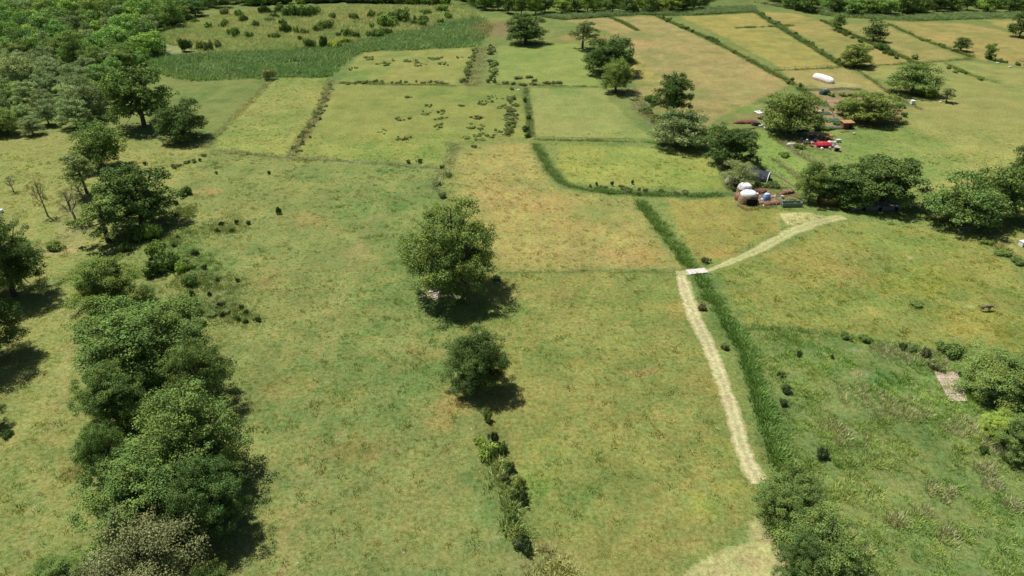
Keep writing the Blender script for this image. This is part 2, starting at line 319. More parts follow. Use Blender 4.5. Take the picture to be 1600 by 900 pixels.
# ------------------------------------------------------------------ strips: mown track, bare slabs
def resample(P, st):
    P = np.asarray(P, float); d = np.r_[0, np.cumsum(np.hypot(*np.diff(P, axis=0).T))]
    # smooth the corners a little
    t = np.arange(0, d[-1], st); q = np.stack([np.interp(t, d, P[:, 0]), np.interp(t, d, P[:, 1])], 1)
    for _ in range(6): q[1:-1] = (q[:-2] + q[1:-1] * 2 + q[2:]) / 4
    return q
def strip(name, pts, halfw, colour, z, label, seed=0, cols=9, rag=.35, kind='structure'):
    q = resample(GP(pts), .35); n = len(q); T = np.gradient(q, axis=0); T /= np.hypot(*T.T)[:, None]; N = np.stack([-T[:, 1], T[:, 0]], 1)
    s = np.arange(n) * .35; hw = np.interp(np.linspace(0, 1, n), np.linspace(0, 1, len(halfw)), halfw)
    eL = hw * (1 + rag * (fbm(s * .5, s * 0 + 3, seed, 3) - .5) * 2) ; eR = hw * (1 + rag * (fbm(s * .5, s * 0 + 9, seed + 5, 3) - .5) * 2)
    eL += (np.random.default_rng(seed).random(n) - .5) * .25; eR += (np.random.default_rng(seed + 1).random(n) - .5) * .25
    u = np.linspace(-1, 1, cols); V = []
    for k in range(cols):
        off = np.where(u[k] < 0, u[k] * eL, u[k] * eR); V.append(np.c_[q + N * off[:, None], np.full(n, z)])
    V = np.stack(V, 1).reshape(-1, 3); i, j = np.meshgrid(np.arange(cols - 1), np.arange(n - 1)); a = (j * cols + i).ravel()
    F = np.stack([a, a + cols, a + cols + 1, a + 1], 1)[:, ::-1]
    me = mesh_np(name, V, F, M_GROUND)
    edge = np.tile(np.abs(u), n)[:, None]
    nn = fbm(V[:, 0] * 1.3, V[:, 1] * 1.3, seed + 3, 4)
    c = lin(colour) * ALB * (1.0 + .6 * nn[:, None]); g = ground_colour(V[:, 0], V[:, 1])
    uu = np.tile(u, n)[:, None]; c = c * (1 - .2 * np.exp(-(uu / .3) ** 2) * np.array([1.2, .8, 1.3])) * (1 + .08 * np.exp(-((np.abs(uu) - .55) / .18) ** 2))
    a_ = sm(.35, 1.15, edge + (nn[:, None] - .5) * .9); c = c * (1 - a_ * .85) + g * a_ * .85
    at = me.attributes.new('col', 'FLOAT_COLOR', 'POINT'); at.data.foreach_set('color', np.c_[c, np.ones(len(c))].astype(np.float32).ravel())
    return tag(link(name, me), label, None, None, kind)
strip('mown_track', [(1064,428),(1072,462),(1088,500),(1108,540),(1124,585),(1142,635),(1158,690),(1172,728),(1187,757)], [1.3,1.55,1.5,1.4,1.35,1.35,1.3,1.5], (202,192,142), .008, 'pale mown track running down beside the ditch', 1)
strip('mown_track', [(1106,423),(1140,410),(1190,388),(1232,364),(1268,350),(1318,338)], [.7,1.1,1.5,1.7,2.0,1.6], (188,184,124), .008, 'pale mown track rising to the tree group', 2)
strip('mown_track', [(1056,426),(1076,426),(1082,427)], [.9,.9,1.0], (190,186,132), .012, 'pale end of the track by the bridge slab', 4)
def patch(name, poly, colour, z, label, seed=0, st=.5, soft=1.0):
    P = GP(poly); lo = P.min(0) - 1; hi = P.max(0) + 1
    X, Y = np.meshgrid(np.arange(lo[0], hi[0], st), np.arange(lo[1], hi[1], st)); x = X.ravel(); y = Y.ravel()
    wx = x + (fbm(x * .5, y * .5, seed, 3) - .5) * 1.6; wy = y + (fbm(x * .5, y * .5, seed + 7, 3) - .5) * 1.6
    d = segd(P, wx, wy); d = np.where(inside(P, wx, wy), d, -d)
    c_, r_ = X.shape[1], X.shape[0]; i, j = np.meshgrid(np.arange(c_ - 1), np.arange(r_ - 1)); a = (j * c_ + i).ravel()
    F = np.stack([a, a + 1, a + c_ + 1, a + c_], 1); F = F[(d[F] > -.1).all(1)]
    u, inv = np.unique(F, return_inverse=True); F = inv.reshape(F.shape); x = x[u]; y = y[u]; d = d[u]
    me = mesh_np(name, np.c_[x, y, np.full(len(x), z)], F, M_GROUND)
    nn = fbm(x * .9, y * .9, seed + 3, 4)[:, None]; s2 = fbm(x * .25 + y * .12, y * 1.3 - x * .5, seed + 13, 3)[:, None]
    c = lin(colour) * ALB * (.72 + .45 * nn + .5 * s2); g = ground_colour(x, y); a_ = (1 - sm(0, soft, d))[:, None] * .8; c = c * (1 - a_) + g * a_
    at = me.attributes.new('col', 'FLOAT_COLOR', 'POINT'); at.data.foreach_set('color', np.c_[c, np.ones(len(c))].astype(np.float32).ravel())
    return tag(link(name, me), label, None, None, 'structure')
patch('mown_ground', [(1062,900),(1090,872),(1130,856),(1168,846),(1164,816),(1184,806),(1212,826),(1240,866),(1268,930),(1290,1000),(1000,1000)], (180,178,112), .006, 'freshly mown pale ground at the bottom edge', 3)
patch('mown_ground', [(1212,332),(1250,330),(1300,338),(1316,342),(1280,352),(1235,360),(1222,346)], (186,182,118), .006, 'mown pale ground where the track meets the trees', 5)

# ------------------------------------------------------------------ instanced stuff (grass, reeds)
def blades(nb, h, spread, width, seed, lean=.5, seg=1):
    r = np.random.default_rng(seed); V = []; F = []; var = []
    for i in range(nb):
        a = r.random() * 6.283; rad = spread * math.sqrt(r.random()); x, y = rad * math.cos(a), rad * math.sin(a)
        d = r.random() * 6.283; hh = h * (.55 + .45 * r.random()); lx = math.cos(a) * lean * hh * (.3 + r.random()) ; ly = math.sin(a) * lean * hh * (.3 + r.random())
        wx, wy = math.cos(d) * width / 2, math.sin(d) * width / 2; b = len(V)
        V += [(x - wx, y - wy, 0), (x + wx, y + wy, 0), (x + wx * .7 + lx * .45, y + wy * .7 + ly * .45, hh * .62), (x - wx * .7 + lx * .45, y - wy * .7 + ly * .45, hh * .62), (x + lx, y + ly, hh), (x + lx + wx * .1, y + ly, hh * .99)]
        F += [(b, b + 1, b + 2, b + 3), (b + 3, b + 2, b + 5, b + 4)]
        k = .8 + .4 * r.random(); var += [(k * (.95 + .1 * r.random()), k, k)] * 6
    return np.array(V), np.array(F), np.array(var)
def scatter(name, protos, P, scl, rot, col, label, material_override=None, kind='stuff'):
    n = len(P); me = bpy.data.meshes.new(name); me.vertices.add(n); me.vertices.foreach_set('co', np.asarray(P, np.float32).ravel())
    def at(nm, ty, field, val): me.attributes.new(nm, ty, 'POINT').data.foreach_set(field, np.asarray(val).ravel())
    at('scl', 'FLOAT_VECTOR', 'vector', scl.astype(np.float32)); at('rot', 'FLOAT_VECTOR', 'vector', rot.astype(np.float32))
    at('icol', 'FLOAT_COLOR', 'color', np.c_[col, np.ones(n)].astype(np.float32)); at('pick', 'INT', 'value', RNG.integers(0, len(protos), n).astype(np.int32))
    me.update(); o = link(name, me)
    g = bpy.data.node_groups.new(name + '_spread', 'GeometryNodeTree'); g.interface.new_socket('Geometry', in_out='INPUT', socket_type='NodeSocketGeometry'); g.interface.new_socket('Geometry', in_out='OUTPUT', socket_type='NodeSocketGeometry')
    N = g.nodes; L = g.links; gi = N.new('NodeGroupInput'); go = N.new('NodeGroupOutput'); ip = N.new('GeometryNodeInstanceOnPoints'); j = N.new('GeometryNodeJoinGeometry')
    for p in protos[::-1]:
        oi = N.new('GeometryNodeObjectInfo'); oi.inputs['Object'].default_value = p; oi.inputs['As Instance'].default_value = True; L.new(oi.outputs['Geometry'], j.inputs[0])
    def na(nm, ty):
        q = N.new('GeometryNodeInputNamedAttribute'); q.data_type = ty; q.inputs['Name'].default_value = nm; return q.outputs['Attribute']
    L.new(gi.outputs[0], ip.inputs['Points']); L.new(j.outputs[0], ip.inputs['Instance']); ip.inputs['Pick Instance'].default_value = True
    L.new(na('pick', 'INT'), ip.inputs['Instance Index']); L.new(na('rot', 'FLOAT_VECTOR'), ip.inputs['Rotation']); L.new(na('scl', 'FLOAT_VECTOR'), ip.inputs['Scale'])
    L.new(ip.outputs[0], go.inputs[0]); md = o.modifiers.new('spread', 'NODES'); md.node_group = g
    return tag(o, label, None, None, kind)
def hidden_proto(name, V, F, var, m):
    return bpy.data.objects.new(name, mesh_np(name, V, F, m, var))      # not linked: only used as an instance
TUFT = [hidden_proto('tuft', *blades(16, 1, .9, .16, s, .7), M_BLADE) for s in (1, 2, 3)]
REED = [hidden_proto('reed', *blades(18, 1, .32, .045, s, .3), M_BLADE) for s in (4, 5, 6)]
def pts_in(P, dens, mask=None):
    lo, hi = P.min(0), P.max(0); n = int((hi[0] - lo[0]) * (hi[1] - lo[1]) * dens)
    q = lo + RNG.random((n, 2)) * (hi - lo); return q[inside(P, q[:, 0], q[:, 1])]
def on_line(pts, hw, dens):
    q = resample(GP(pts), .5); n = int(len(q) * .5 * 2 * hw * dens); i = RNG.integers(0, len(q) - 1, n); T = np.gradient(q, axis=0); T /= np.hypot(*T.T)[:, None] + 1e-9
    N = np.stack([-T[:, 1], T[:, 0]], 1); return q[i] + N[i] * ((RNG.random(n) + RNG.random(n) - 1) * hw)[:, None] + T[i] * ((RNG.random(n) - .5) * .5)[:, None]
def grass(name, protos, q, h, label, gain=1.0, colour=None, wide=1.0, hv=.4, mixc=.6):
    n = len(q); k = (1 - hv + 2 * hv * RNG.random(n)) * h * (.45 + 1.1 * fbm(q[:, 0] * .4, q[:, 1] * .4, 91, 3))
    c = ground_colour(q[:, 0], q[:, 1]) * gain
    if colour is not None: c = c * (1 - mixc) + lin(colour) * ALB * gain * mixc
    c = c * (.72 + .56 * RNG.random(n))[:, None]
    rot = np.c_[(RNG.random(n) - .5) * .3, (RNG.random(n) - .5) * .3, RNG.random(n) * 6.283]
    return scatter(name, protos, np.c_[q, np.zeros(n)], np.c_[k * wide, k * wide, k], rot, c, label)

# ------------------------------------------------------------------ grass, reeds, dry weeds (nobody could count them)
near = np.array([G(-200, 1150), G(1800, 1150), G(1750, 420), G(-150, 420)])
def on_mown(q):
    r = np.zeros(len(q), bool)
    for P in [GP([(1062,900),(1090,872),(1168,846),(1164,816),(1184,806),(1240,866),(1290,1000),(1000,1000)])]: r |= inside(P, q[:, 0], q[:, 1])
    for P in (GP([(1064,428),(1088,500),(1108,540),(1124,585),(1142,635),(1158,690),(1187,757)]), GP([(1106,423),(1190,388),(1268,350),(1318,338)])): r |= segd(P, q[:, 0], q[:, 1], False) < 1.5
    return r
q = pts_in(near, 2.4); q = q[~on_mown(q)]
grass('meadow_grass', TUFT, q, .16, 'short meadow grass in the near fields', 2.1, wide=1.3)
q = pts_in(GP([(-100, 420), (1700, 420), (1700, 200), (-100, 215)]), .6); q = q[~on_mown(q)]
grass('meadow_grass', TUFT, q, .2, 'meadow grass in the middle fields', 2.2, wide=1.7)
rough = _gf[[k for k, *_ in FIELDS].index('rough_meadow')][1]
q = pts_in(rough, 2.2); q = q[(fbm(q[:, 0] * .25, q[:, 1] * .25, 77, 4) > .42)]
grass('rough_grass', TUFT, q, .5, 'rough tall grass in the meadow at lower right', 2.4)
# reeds in the ditches
def reeds(lines, h, dens, colour, label, mixc=.5, gain=2.6, wide=1.6, gap=.5):
    q = np.concatenate([on_line(p, hw, dens) for p, hw in lines]); q = q[fbm(q[:, 0] * .32, q[:, 1] * .32, 88, 4) + .25 * RNG.random(len(q)) > gap]
    q = q[~((np.abs(q[:, 0] - _br[0]) < 2.6) & (np.abs(q[:, 1] - _br[1]) < 1.6))]
    return grass('reeds', REED[:2] + TUFT, q, h, label, gain, colour, wide * .8, .45, mixc)
_br = G(1088, 425)
L = [l[0] for l in LINES]
reeds([([(1000,316),(1030,352),(1068,400),(1082,420)], 1.7), ([(1092,432),(1108,456),(1142,512),(1168,560),(1196,650),(1222,732)], 1.5)], .55, 7, (108,136,72), 'dark green reeds filling the ditch beside the mown track', .5, 2.3, gap=.47)
reeds([([(1140,506),(1168,560),(1184,606),(1196,650),(1222,732)], 1.05)], .75, 8, (106,136,72), 'crisp green reeds in the lower part of the ditch beside the mown track', .6, 2.3, gap=.4)
reeds([(L[1], 1.4), (L[3], .7)], .55, 4, (116,134,80), 'green reeds along the curved ditch', gap=.42)
reeds([(L[13], 1.2), (L[14], 1.4), (L[15], 1.5), (L[16], 1.3), (L[18], 1.0), (L[17], .8)], .8, 3.2, (108,120,78), 'reeds and weeds between the dry strip fields')
reeds([(L[4], 1.1), (L[5], .5), (L[7], .8), (L[10], .8), (L[19], .9), (L[20], .8), (L[21], 1.4), (L[26], 1.6)], 1.0 * .6, 2.2, (130,136,90), 'tall weeds along the narrow field banks')
reeds([(L[6], 1.8), (L[8], 1.1), (L[9], 1.3), (L[11], 1.9), (L[12], 3.8), (L[23], 1.5), (L[24], 3.4), (L[22], .8), (L[30], 1.4)], 1.0 * .6, 1.9, (170,166,128), 'grey dry weeds along the field banks', .7, 2.4)
reeds([([(764,690),(788,760),(812,840),(824,900),(850,1100)], 1.8), (L[28], 3)], .7, 3, (140,144,100), 'tall weeds between the two near meadows', gap=.6)
marsh = GP([(225,86),(330,84),(440,80),(560,66),(640,48),(700,34),(745,26),(768,40),(748,72),(660,77),(566,81),(528,104),(512,120),(420,121),(300,126),(240,112)])
q = pts_in(marsh, 1.6); q = q[fbm(q[:, 0] * .07, q[:, 1] * .12, 71, 4) + .3 * RNG.random(len(q)) > .52]; grass('reeds', REED[:2] + TUFT[:2], q, 1.2, 'dense dark green reed bed below the scrubland', 3.2, (106,122,82), 1.6, .45, .5)
q = pts_in(GP([(250,66),(262,46),(330,28),(420,14),(560,10),(740,8),(745,26),(640,48),(560,66),(440,80),(330,84)]), 1.0); grass('dry_grass', REED, q, 1.3, 'tall dry grass in the scrubland', 2.4, (156,162,114), 2.2, .4, .6)
for P_, d_, h_, c_ in ((GP([(840,26),(1000,20),(1180,10),(1180,19),(1060,25),(1000,23),(880,31)]), 1.6, 1.4, (102,118,88)), (GP([(1180,4),(1300,26),(1420,33),(1600,28),(1700,30),(1700,20),(1500,22),(1380,26),(1300,16)]), 1.2, 1.3, (104,120,86))):
    q = pts_in(P_, d_); grass('reeds', REED, q, h_, 'grey green reed belt at the foot of the far wood', 2.6, c_, 2.8, .35, .75)
# dry tussocks in clumps
q = []; CL = []
for px, py, rx, n in [(680,92,10,30),(640,95,12,30),(575,92,9,30),(600,100,14,26),(655,98,14,24),(690,100,10,20),(720,90,6,10),(655,104,7,12),(612,94,6,10),(550,108,8,14),
                      (625,186,12,28),(666,178,10,20),(632,218,12,26),(668,166,8,16),(692,176,9,14),(680,196,16,16),(635,152,6,10),(745,200,14,30),(730,215,10,18),(760,212,22,34),(790,205,14,36),(796,184,12,40),(786,168,12,34),(756,160,14,24),(745,184,12,18),(775,152,16,18),(805,165,8,30),(720,166,12,10),(600,208,14,10),(690,186,20,10),
                      (740,230,6,8),(460,236,9,20),(1420,640,34,60),(1350,620,40,40),(1500,668,30,50),(1560,700,26,40),(1470,770,22,34),(1550,760,16,30),(1440,800,14,24),(1580,790,14,20),(1400,815,16,20),(1480,840,20,16),(1345,860,10,14),(1300,668,20,20),(1380,640,30,30),(1330,690,30,20),(1540,735,20,14),(1440,560,40,50),(1390,552,30,40),(1470,580,14,14),(110,740,18,26),(850,860,8,10)]:
    if py < 240 and px < 830: CL.append((px, py, rx, n)); continue
    X, Y = G(px, py); s_ = rx / pxm(X, Y); a = RNG.random(n * 2) * 6.283; r_ = np.sqrt(RNG.random(n * 2)) * s_
    q.append(np.c_[X + r_ * np.cos(a), Y + r_ * np.sin(a) * .8])
q = np.concatenate(q); grass('tussocks', TUFT, q, .62, 'dry grey tussocks scattered over the fields', 2.8, (158,148,126), .8, .5, .6)
q = pts_in(GP([(-100, 1100), (1700, 1100), (1700, 240), (-100, 240)]), .22); q = q[~on_mown(q) & (fbm(q[:, 0] * .09, q[:, 1] * .09, 57, 4) > .44)]
grass('weeds', TUFT, q, .36, 'scattered darker weed tufts in all the meadows', 1.45, wide=1.2, hv=.5)
WE = [(340,355,40,14),(300,410,40,16),(330,480,40,16),(380,492,30,12),(350,445,34,12),(270,375,30,12),(300,440,40,16),(285,330,20,8)]
q = []
for px, py, rx, ry in WE:
    for _ in range(160): q.append(G(px + random.gauss(0, rx * .6), py + random.gauss(0, ry * .7)))
grass('weeds', TUFT, np.array(q), .45, 'soft pale weeds among the low dark bushes of the left meadow', 1.8, (128,144,98), 1.3, .4, .5)
# yellow flowers
q = pts_in(_gf[[k for k, *_ in FIELDS].index('flowery_field')][1], .9); q = q[fbm(q[:, 0] * .06, q[:, 1] * .06, 63, 4) > .56]
grass('yellow_flowers', TUFT, q, .22, 'yellow flowers in the right hand field', 1.5, (190,178,40), 1.2, .3, .5)
q = pts_in(_gf[[k for k, *_ in FIELDS].index('yellow_field')][1], .3); grass('yellow_flowers', TUFT, q, .25, 'yellow flowers in the small field by the reeds', 1.5, (170,174,60), 1.5, .3, .5)

# ------------------------------------------------------------------ trees
def tube(pts, rad, n=7):
    pts = [Vector(p) for p in pts]; V = []; F = []
    for i, (p, r) in enumerate(zip(pts, rad)):
        t = (pts[min(i + 1, len(pts) - 1)] - pts[max(i - 1, 0)]).normalized(); u = t.cross(Vector((.31, .95, .1))).normalized(); v_ = t.cross(u)
        for k in range(n):
            a = 6.2832 * k / n; V.append(p + (u * math.cos(a) + v_ * math.sin(a)) * r)
    for i in range(len(pts) - 1):
        for k in range(n): F.append((i * n + k, i * n + (k + 1) % n, (i + 1) * n + (k + 1) % n, (i + 1) * n + k))
    return V, F
def merge(parts):
    V = []; F = []
    for v_, f in parts: b = len(V); V += [tuple(x) for x in v_]; F += [tuple(i + b for i in q_) for q_ in f]
    return np.array(V, float), np.array(F)
def leaf_quads(Cn, Nn, size, r, asp=.7):
    """one leaf spray (quad) at each centre, facing roughly Nn"""
    n = len(Cn); t = r.normal(size=(n, 3)); t -= (t * Nn).sum(1)[:, None] * Nn; t /= np.linalg.norm(t, axis=1)[:, None] + 1e-9; b = np.cross(Nn, t)
    s = size * (.6 + .8 * r.random(n))[:, None]; V = np.stack([Cn - t * s * .5, Cn + b * s * asp * .5 + Nn * s * .12, Cn + t * s * .5, Cn - b * s * asp * .5 + Nn * s * .12], 1).reshape(-1, 3)
    return V, np.arange(4 * n).reshape(-1, 4)
def tree_arrays(seed, Rc=5.0, H=12.0, leaves=12000, leaf=.28, lobes=9, trunk=.16, shape='broad', clump=.15, fill=1.0):
    r = np.random.default_rng(seed); limbs = []; LC = []; LR = []
    z0 = H * trunk; zc = H * (.52 if shape == 'open' else .36 if shape == 'skirt' else .43)
    tilt = r.normal(size=2) * .022 * H; tr = .026 * H
    top = np.array([tilt[0], tilt[1], H * .45]); limbs.append(tube([(0, 0, -.2), (tilt[0] * .3, tilt[1] * .3, z0), tuple(top), (top[0] * 1.4, top[1] * 1.4, H * .8)], [tr * 1.35, tr, tr * .7, tr * .15]))
    for k in range(lobes):
        a = k * 2.39996 + r.random() * .7; f = (k + .5) / lobes
        el = {'broad': -.9 + 1.85 * f, 'round': -1 + 1.9 * f, 'tall': -.95 + 1.9 * f, 'low': -.9 + 1.65 * f, 'open': -.6 + 1.55 * f, 'skirt': -.9 + 1.85 * f}[shape]
        el = min(max(el + r.normal() * .1, -1), .98); hr = math.sqrt(max(0, 1 - max(el, 0) ** 2)) * (1 - .15 * max(-el, 0)) * (.52 + .24 * r.random())
        p = np.array([math.cos(a) * hr * Rc, math.sin(a) * hr * Rc, zc + (el * (H - zc) * .72 if el > 0 else el * (zc - .12 * H))]); rr = Rc * (.34 + .18 * r.random()) * (1.0 if shape != 'open' else .85)
        p[2] = min(p[2], H - rr * .8); LC.append(p); LR.append(rr)
        st = np.array([tilt[0] * .5, tilt[1] * .5, z0 + (H * .35) * r.random()]); mid = (st + p) / 2 + np.array([0, 0, -.04 * H]) + r.normal(size=3) * .15
        limbs.append(tube([st, mid, p, p + (p - mid) * .35], [tr * .55, tr * .38, tr * .2, tr * .06], 5))
        for _ in range(3):
            e = p + r.normal(size=3) * rr * .55 + np.array([0, 0, rr * .2]); limbs.append(tube([mid, (mid + e) / 2 + r.normal(size=3) * .12, e], [tr * .22, tr * .14, tr * .04], 4))
    LC.append(np.array([0, 0, zc + (H - zc) * .3])); LR.append(Rc * .5); LC.append(np.array([0, 0, zc - H * .04])); LR.append(Rc * .5)
    if shape in ('skirt', 'round'):
        for k in range(8 if shape == 'skirt' else 6):
            a = k * 6.283 / (8 if shape == 'skirt' else 6) + r.random() * .5; hr = Rc * (.52 + .12 * r.random()) * (1.1 if shape == 'skirt' else 1); LC.append(np.array([math.cos(a) * hr, math.sin(a) * hr, H * (.22 + .16 * r.random())])); LR.append(Rc * .36)
    CC = []; CR = []; CO = []
    for p, rr in zip(LC, LR):
        m = max(6, int(26 * (rr / (Rc * .45)) ** 2 * fill)); d = r.normal(size=(m, 3)); d /= np.linalg.norm(d, axis=1)[:, None]; d[:, 2] = np.where(d[:, 2] < -.25, -d[:, 2] * .6, d[:, 2])
        c = p + d * rr * (.62 + .42 * r.random(m))[:, None] * np.array([1, 1, .8]); CC.append(c); CR.append(Rc * clump * (.6 + .8 * r.random(m))); CO.append(d)
    CC = np.concatenate(CC); CR = np.concatenate(CR); CO = np.concatenate(CO); ok = CC[:, 2] > H * (.03 if shape != 'open' else .16); ok &= r.random(len(CC)) > .16; CC, CR, CO = CC[ok], CR[ok], CO[ok]; CC = CC + CO * (Rc * .09 * r.random(len(CC)) ** 2)[:, None]
    wgt = CR ** 2; ci = r.choice(len(CC), leaves, p=wgt / wgt.sum()); d = r.normal(size=(leaves, 3)); d /= np.linalg.norm(d, axis=1)[:, None]
    P = CC[ci] + d * (CR[ci] * (.45 + .65 * r.random(leaves)))[:, None] * np.array([1, 1, .72])
    N = d * .7 + CO[ci] * .35 + r.normal(size=(leaves, 3)) * .55 + np.array([0, 0, .35]); N /= np.linalg.norm(N, axis=1)[:, None]
    V, F = leaf_quads(P, N, leaf, r)
    cv = 1 + (r.random(len(CC)) - .5) * .5; hue = (r.random(len(CC)) - .5) * .2; lv = 1 + (r.random(leaves) - .5) * .5
    var = np.c_[(1 + hue[ci]) * cv[ci] * lv, cv[ci] * lv, (1 - hue[ci]) * cv[ci] * lv]; var = np.repeat(var, 4, 0)
    sc_ = H / max(V[:, 2].max(), .1); V[:, 2] *= sc_
    rad = np.percentile(np.hypot(V[:, 0], V[:, 1]), 97); V[:, :2] *= Rc / rad
    tv, tf = merge(limbs); tv[:, :2] *= Rc / rad; tv[:, 2] *= sc_
    return V, F, var, tv, tf
PROTO = {}
def proto(key, **k):
    V, F, var, tv, tf = tree_arrays(**k); k.setdefault('Rc', 5.0); k.setdefault('H', 12.0)
    PROTO[key] = (mesh_np('crown', V, F, M_LEAF, var), mesh_np('trunk', tv, tf, M_BARK, smooth=True), k['Rc'], k['H'])
NEAR = []; MID = []; FAR = []; BUSH = []
for i, (sh, lo) in enumerate((('skirt', 11), ('round', 12), ('broad', 9), ('round', 10))): proto('n%d' % i, seed=100 + i, leaves=56000, leaf=.165, lobes=lo + 4, shape=sh, clump=.13); NEAR.append('n%d' % i)
for i, (sh, lo) in enumerate((('skirt', 9), ('round', 10), ('tall', 11), ('skirt', 9), ('broad', 9), ('round', 11))): proto('m%d' % i, seed=200 + i, leaves=17000, leaf=.29, lobes=lo + 3, shape=sh, clump=.14); MID.append('m%d' % i)
proto('open', seed=260, leaves=9500, leaf=.28, lobes=10, shape='open', clump=.12, trunk=.3, fill=.8)
proto('willow', seed=270, leaves=20000, leaf=.19, lobes=12, shape='low', clump=.17)
proto('bare', seed=280, leaves=4200, leaf=.16, lobes=8, shape='open', clump=.12, trunk=.25, fill=.6)
for i, sh in enumerate(('broad', 'round', 'tall', 'low', 'round')): proto('f%d' % i, seed=300 + i, leaves=4200, leaf=.5, lobes=10, shape=sh, clump=.18, trunk=.1); FAR.append('f%d' % i)
def bush_arrays(seed, n, leaf, up=.75):
    r = np.random.default_rng(seed); m = 14; c = r.normal(size=(m, 3)) * np.array([.42, .42, .2]); c[:, 2] = np.abs(c[:, 2]) + .35; cr = .25 + .22 * r.random(m)
    ci = r.integers(0, m, n); d = r.normal(size=(n, 3)); d /= np.linalg.norm(d, axis=1)[:, None]; P = c[ci] + d * cr[ci][:, None] * (.5 + .55 * r.random(n))[:, None]; P[:, 2] = np.maximum(P[:, 2], .03) * up
    N = d + r.normal(size=(n, 3)) * .5 + np.array([0, 0, .3]); N /= np.linalg.norm(N, axis=1)[:, None]; V, F = leaf_quads(P, N, leaf, r); lv = 1 + (r.random(n) - .5) * .6
    V[:, :2] /= np.percentile(np.hypot(V[:, 0], V[:, 1]), 96); V[:, 2] /= V[:, 2].max(); return V, F, np.repeat(np.c_[lv, lv, lv], 4, 0)
BUSHM = [mesh_np('bush', *bush_arrays(400 + i, 2600, .13)[:2], M_LEAF, bush_arrays(400 + i, 2600, .13)[2]) for i in range(4)]     # radius 1, height 1
SBUSHM = [mesh_np('bush', *bush_arrays(420 + i, 420, .26)[:2], M_LEAF, bush_arrays(420 + i, 420, .26)[2]) for i in range(4)]
LEAFC = {'dark': (78,100,50), 'mid': (96,118,58), 'grey': (110,124,74), 'bright': (122,146,64), 'olive': (104,122,58), 'pale': (128,142,84), 'deep': (70,90,44), 'brown': (104,110,68), 'fresh': (106,134,64), 'lime': (134,154,66), 'black': (70,86,50)}
LK = np.array([1.5, 1.42, 1.62])
def leafcol(c, j=.11):
    k = lin(LEAFC[c]) * LK * (1 + (random.random() - .5) * 2 * j); return (float(k[0]) * (1 + (random.random() - .5) * j), float(k[1]), float(k[2]), 1)
TREES = []
def tree(X, Y, Rr, H, key, colour, label, group=None, name='tree', cat='tree', rz=None):
    e = bpy.data.objects.new(name, None); C.objects.link(e); e.location = (X, Y, 0); e.rotation_euler = (0, 0, random.random() * 6.28 if rz is None else rz); e.empty_display_size = .5
    cr, tk, r0, h0 = PROTO[key]; s = (Rr / r0, Rr / r0, H / h0); e.scale = s
    c = bpy.data.objects.new('crown', cr); C.objects.link(c); c.parent = e; c.color = leafcol(colour)
    t = bpy.data.objects.new('trunk', tk); C.objects.link(t); t.parent = e
    if key == 'bare': t.material_slots[0].link = 'OBJECT'; t.material_slots[0].material = M_PALEBARK
    tag(e, label, cat, group); TREES.append((X, Y, Rr)); return e
def tree_px(bx, by, wpx, top, key, colour, label, **k):        # trunk foot, crown width and crown top as they stand in the photograph
    X, Y = G(bx, by); Rr = wpx / pxm(X, Y) / 2; lo, hi = 1, 30
    for _ in range(30):
        h = (lo + hi) / 2
        if proj(X, Y + Rr * .25, h)[1] > top: lo = h
        else: hi = h
    return tree(X, Y, Rr, lo, key, colour, label, **k)
def tree_c(cx, cy, wpx, H, key, colour, label, **k):           # crown centre; H in metres
    X, Y = G(cx, cy, H * .58); return tree(X, Y, wpx / pxm(X, Y, H * .58) / 2, H, key, colour, label, **k)

T = tree_px
T(820,68,60,17,'m1','dark','round dark green tree standing alone above the bright green field at the top centre')
T(910,76,46,31,'open','grey','pale grey green open tree on the bank beside the big dark tree')
T(952,114,82,48,'m0','dark','broad dark tree on the bank with a smaller grey green tree in front of it')
T(962,144,50,88,'m5','olive','small round grey green tree in front of the broad dark tree on the bank')
T(1050,180,66,108,'m2','deep','tall dark tree at the lower end of the long brown field')
T(1062,230,86,168,'m3','grey','spreading grey green tree below the tall dark tree')
T(1138,256,86,192,'m4','deep','dark leaning tree just above the tarpaulin camp')
T(1152,291,54,246,'willow','pale','silvery low tree leaning over the tarpaulin camp')
T(1232,207,94,139,'m3','olive','wide dome shaped tree beside the red tarpaulins')
T(1356,190,84,139,'m1','olive','dense dome shaped tree at the right side of the garden')
T(1322,180,38,152,'m5','mid','small bright tree between the garden beds and the dense dome tree')
T(1335,104,50,65,'m1','olive','round tree behind the white covered stack')
T(1424,146,78,97,'m3','mid','flat domed tree in the pasture with a bush at its right')
T(1307,47,30,19,'f0','mid','small round tree at the top end of the dry strip fields')
T(1364,64,40,27,'f1','dark','dark leaning tree on the bank between two dry strip fields')
T(1500,80,30,57,'f0','dark','small windblown tree in the top right dry field near the wood')
T(1544,92,22,66,'f2','olive','thin leaning tree in the top right dry field, beside the weedy wall')
T(1592,58,38,8,'f1','deep','dark tree cut by the right edge of the photo near its top')
T(1478,160,24,137,'open','grey','thin pale tree bent over the pasture')
T(1264,314,52,246,'m2','mid','narrow upright tree at the track end of the tree group')
T(1312,316,76,252,'m4','dark','dark tree in the middle of the group over the low sheds')
T(1376,318,112,237,'m4','dark','largest tree of the group over the low sheds')
T(1332,322,62,288,'m1','fresh','light green low tree in front of the group over the low sheds')
T(1497,352,108,268,'m0','mid','leaning tree with a visible trunk right of the low sheds')
T(1560,338,110,250,'m3','mid','wide tree behind the leaning tree near the right edge')
T(1600,292,56,218,'m5','dark','dark tree cut by the right edge beside the wide tree')
T(706,455,150,306,'n0','olive','big isolated grey green tree with stones at its foot in the middle meadow')
T(747,604,104,507,'n1','deep','compact round dark tree alone in the near meadow')
T(226,198,98,96,'m4','mid','tall open tree with a bare dark trunk at the edge of the wood')
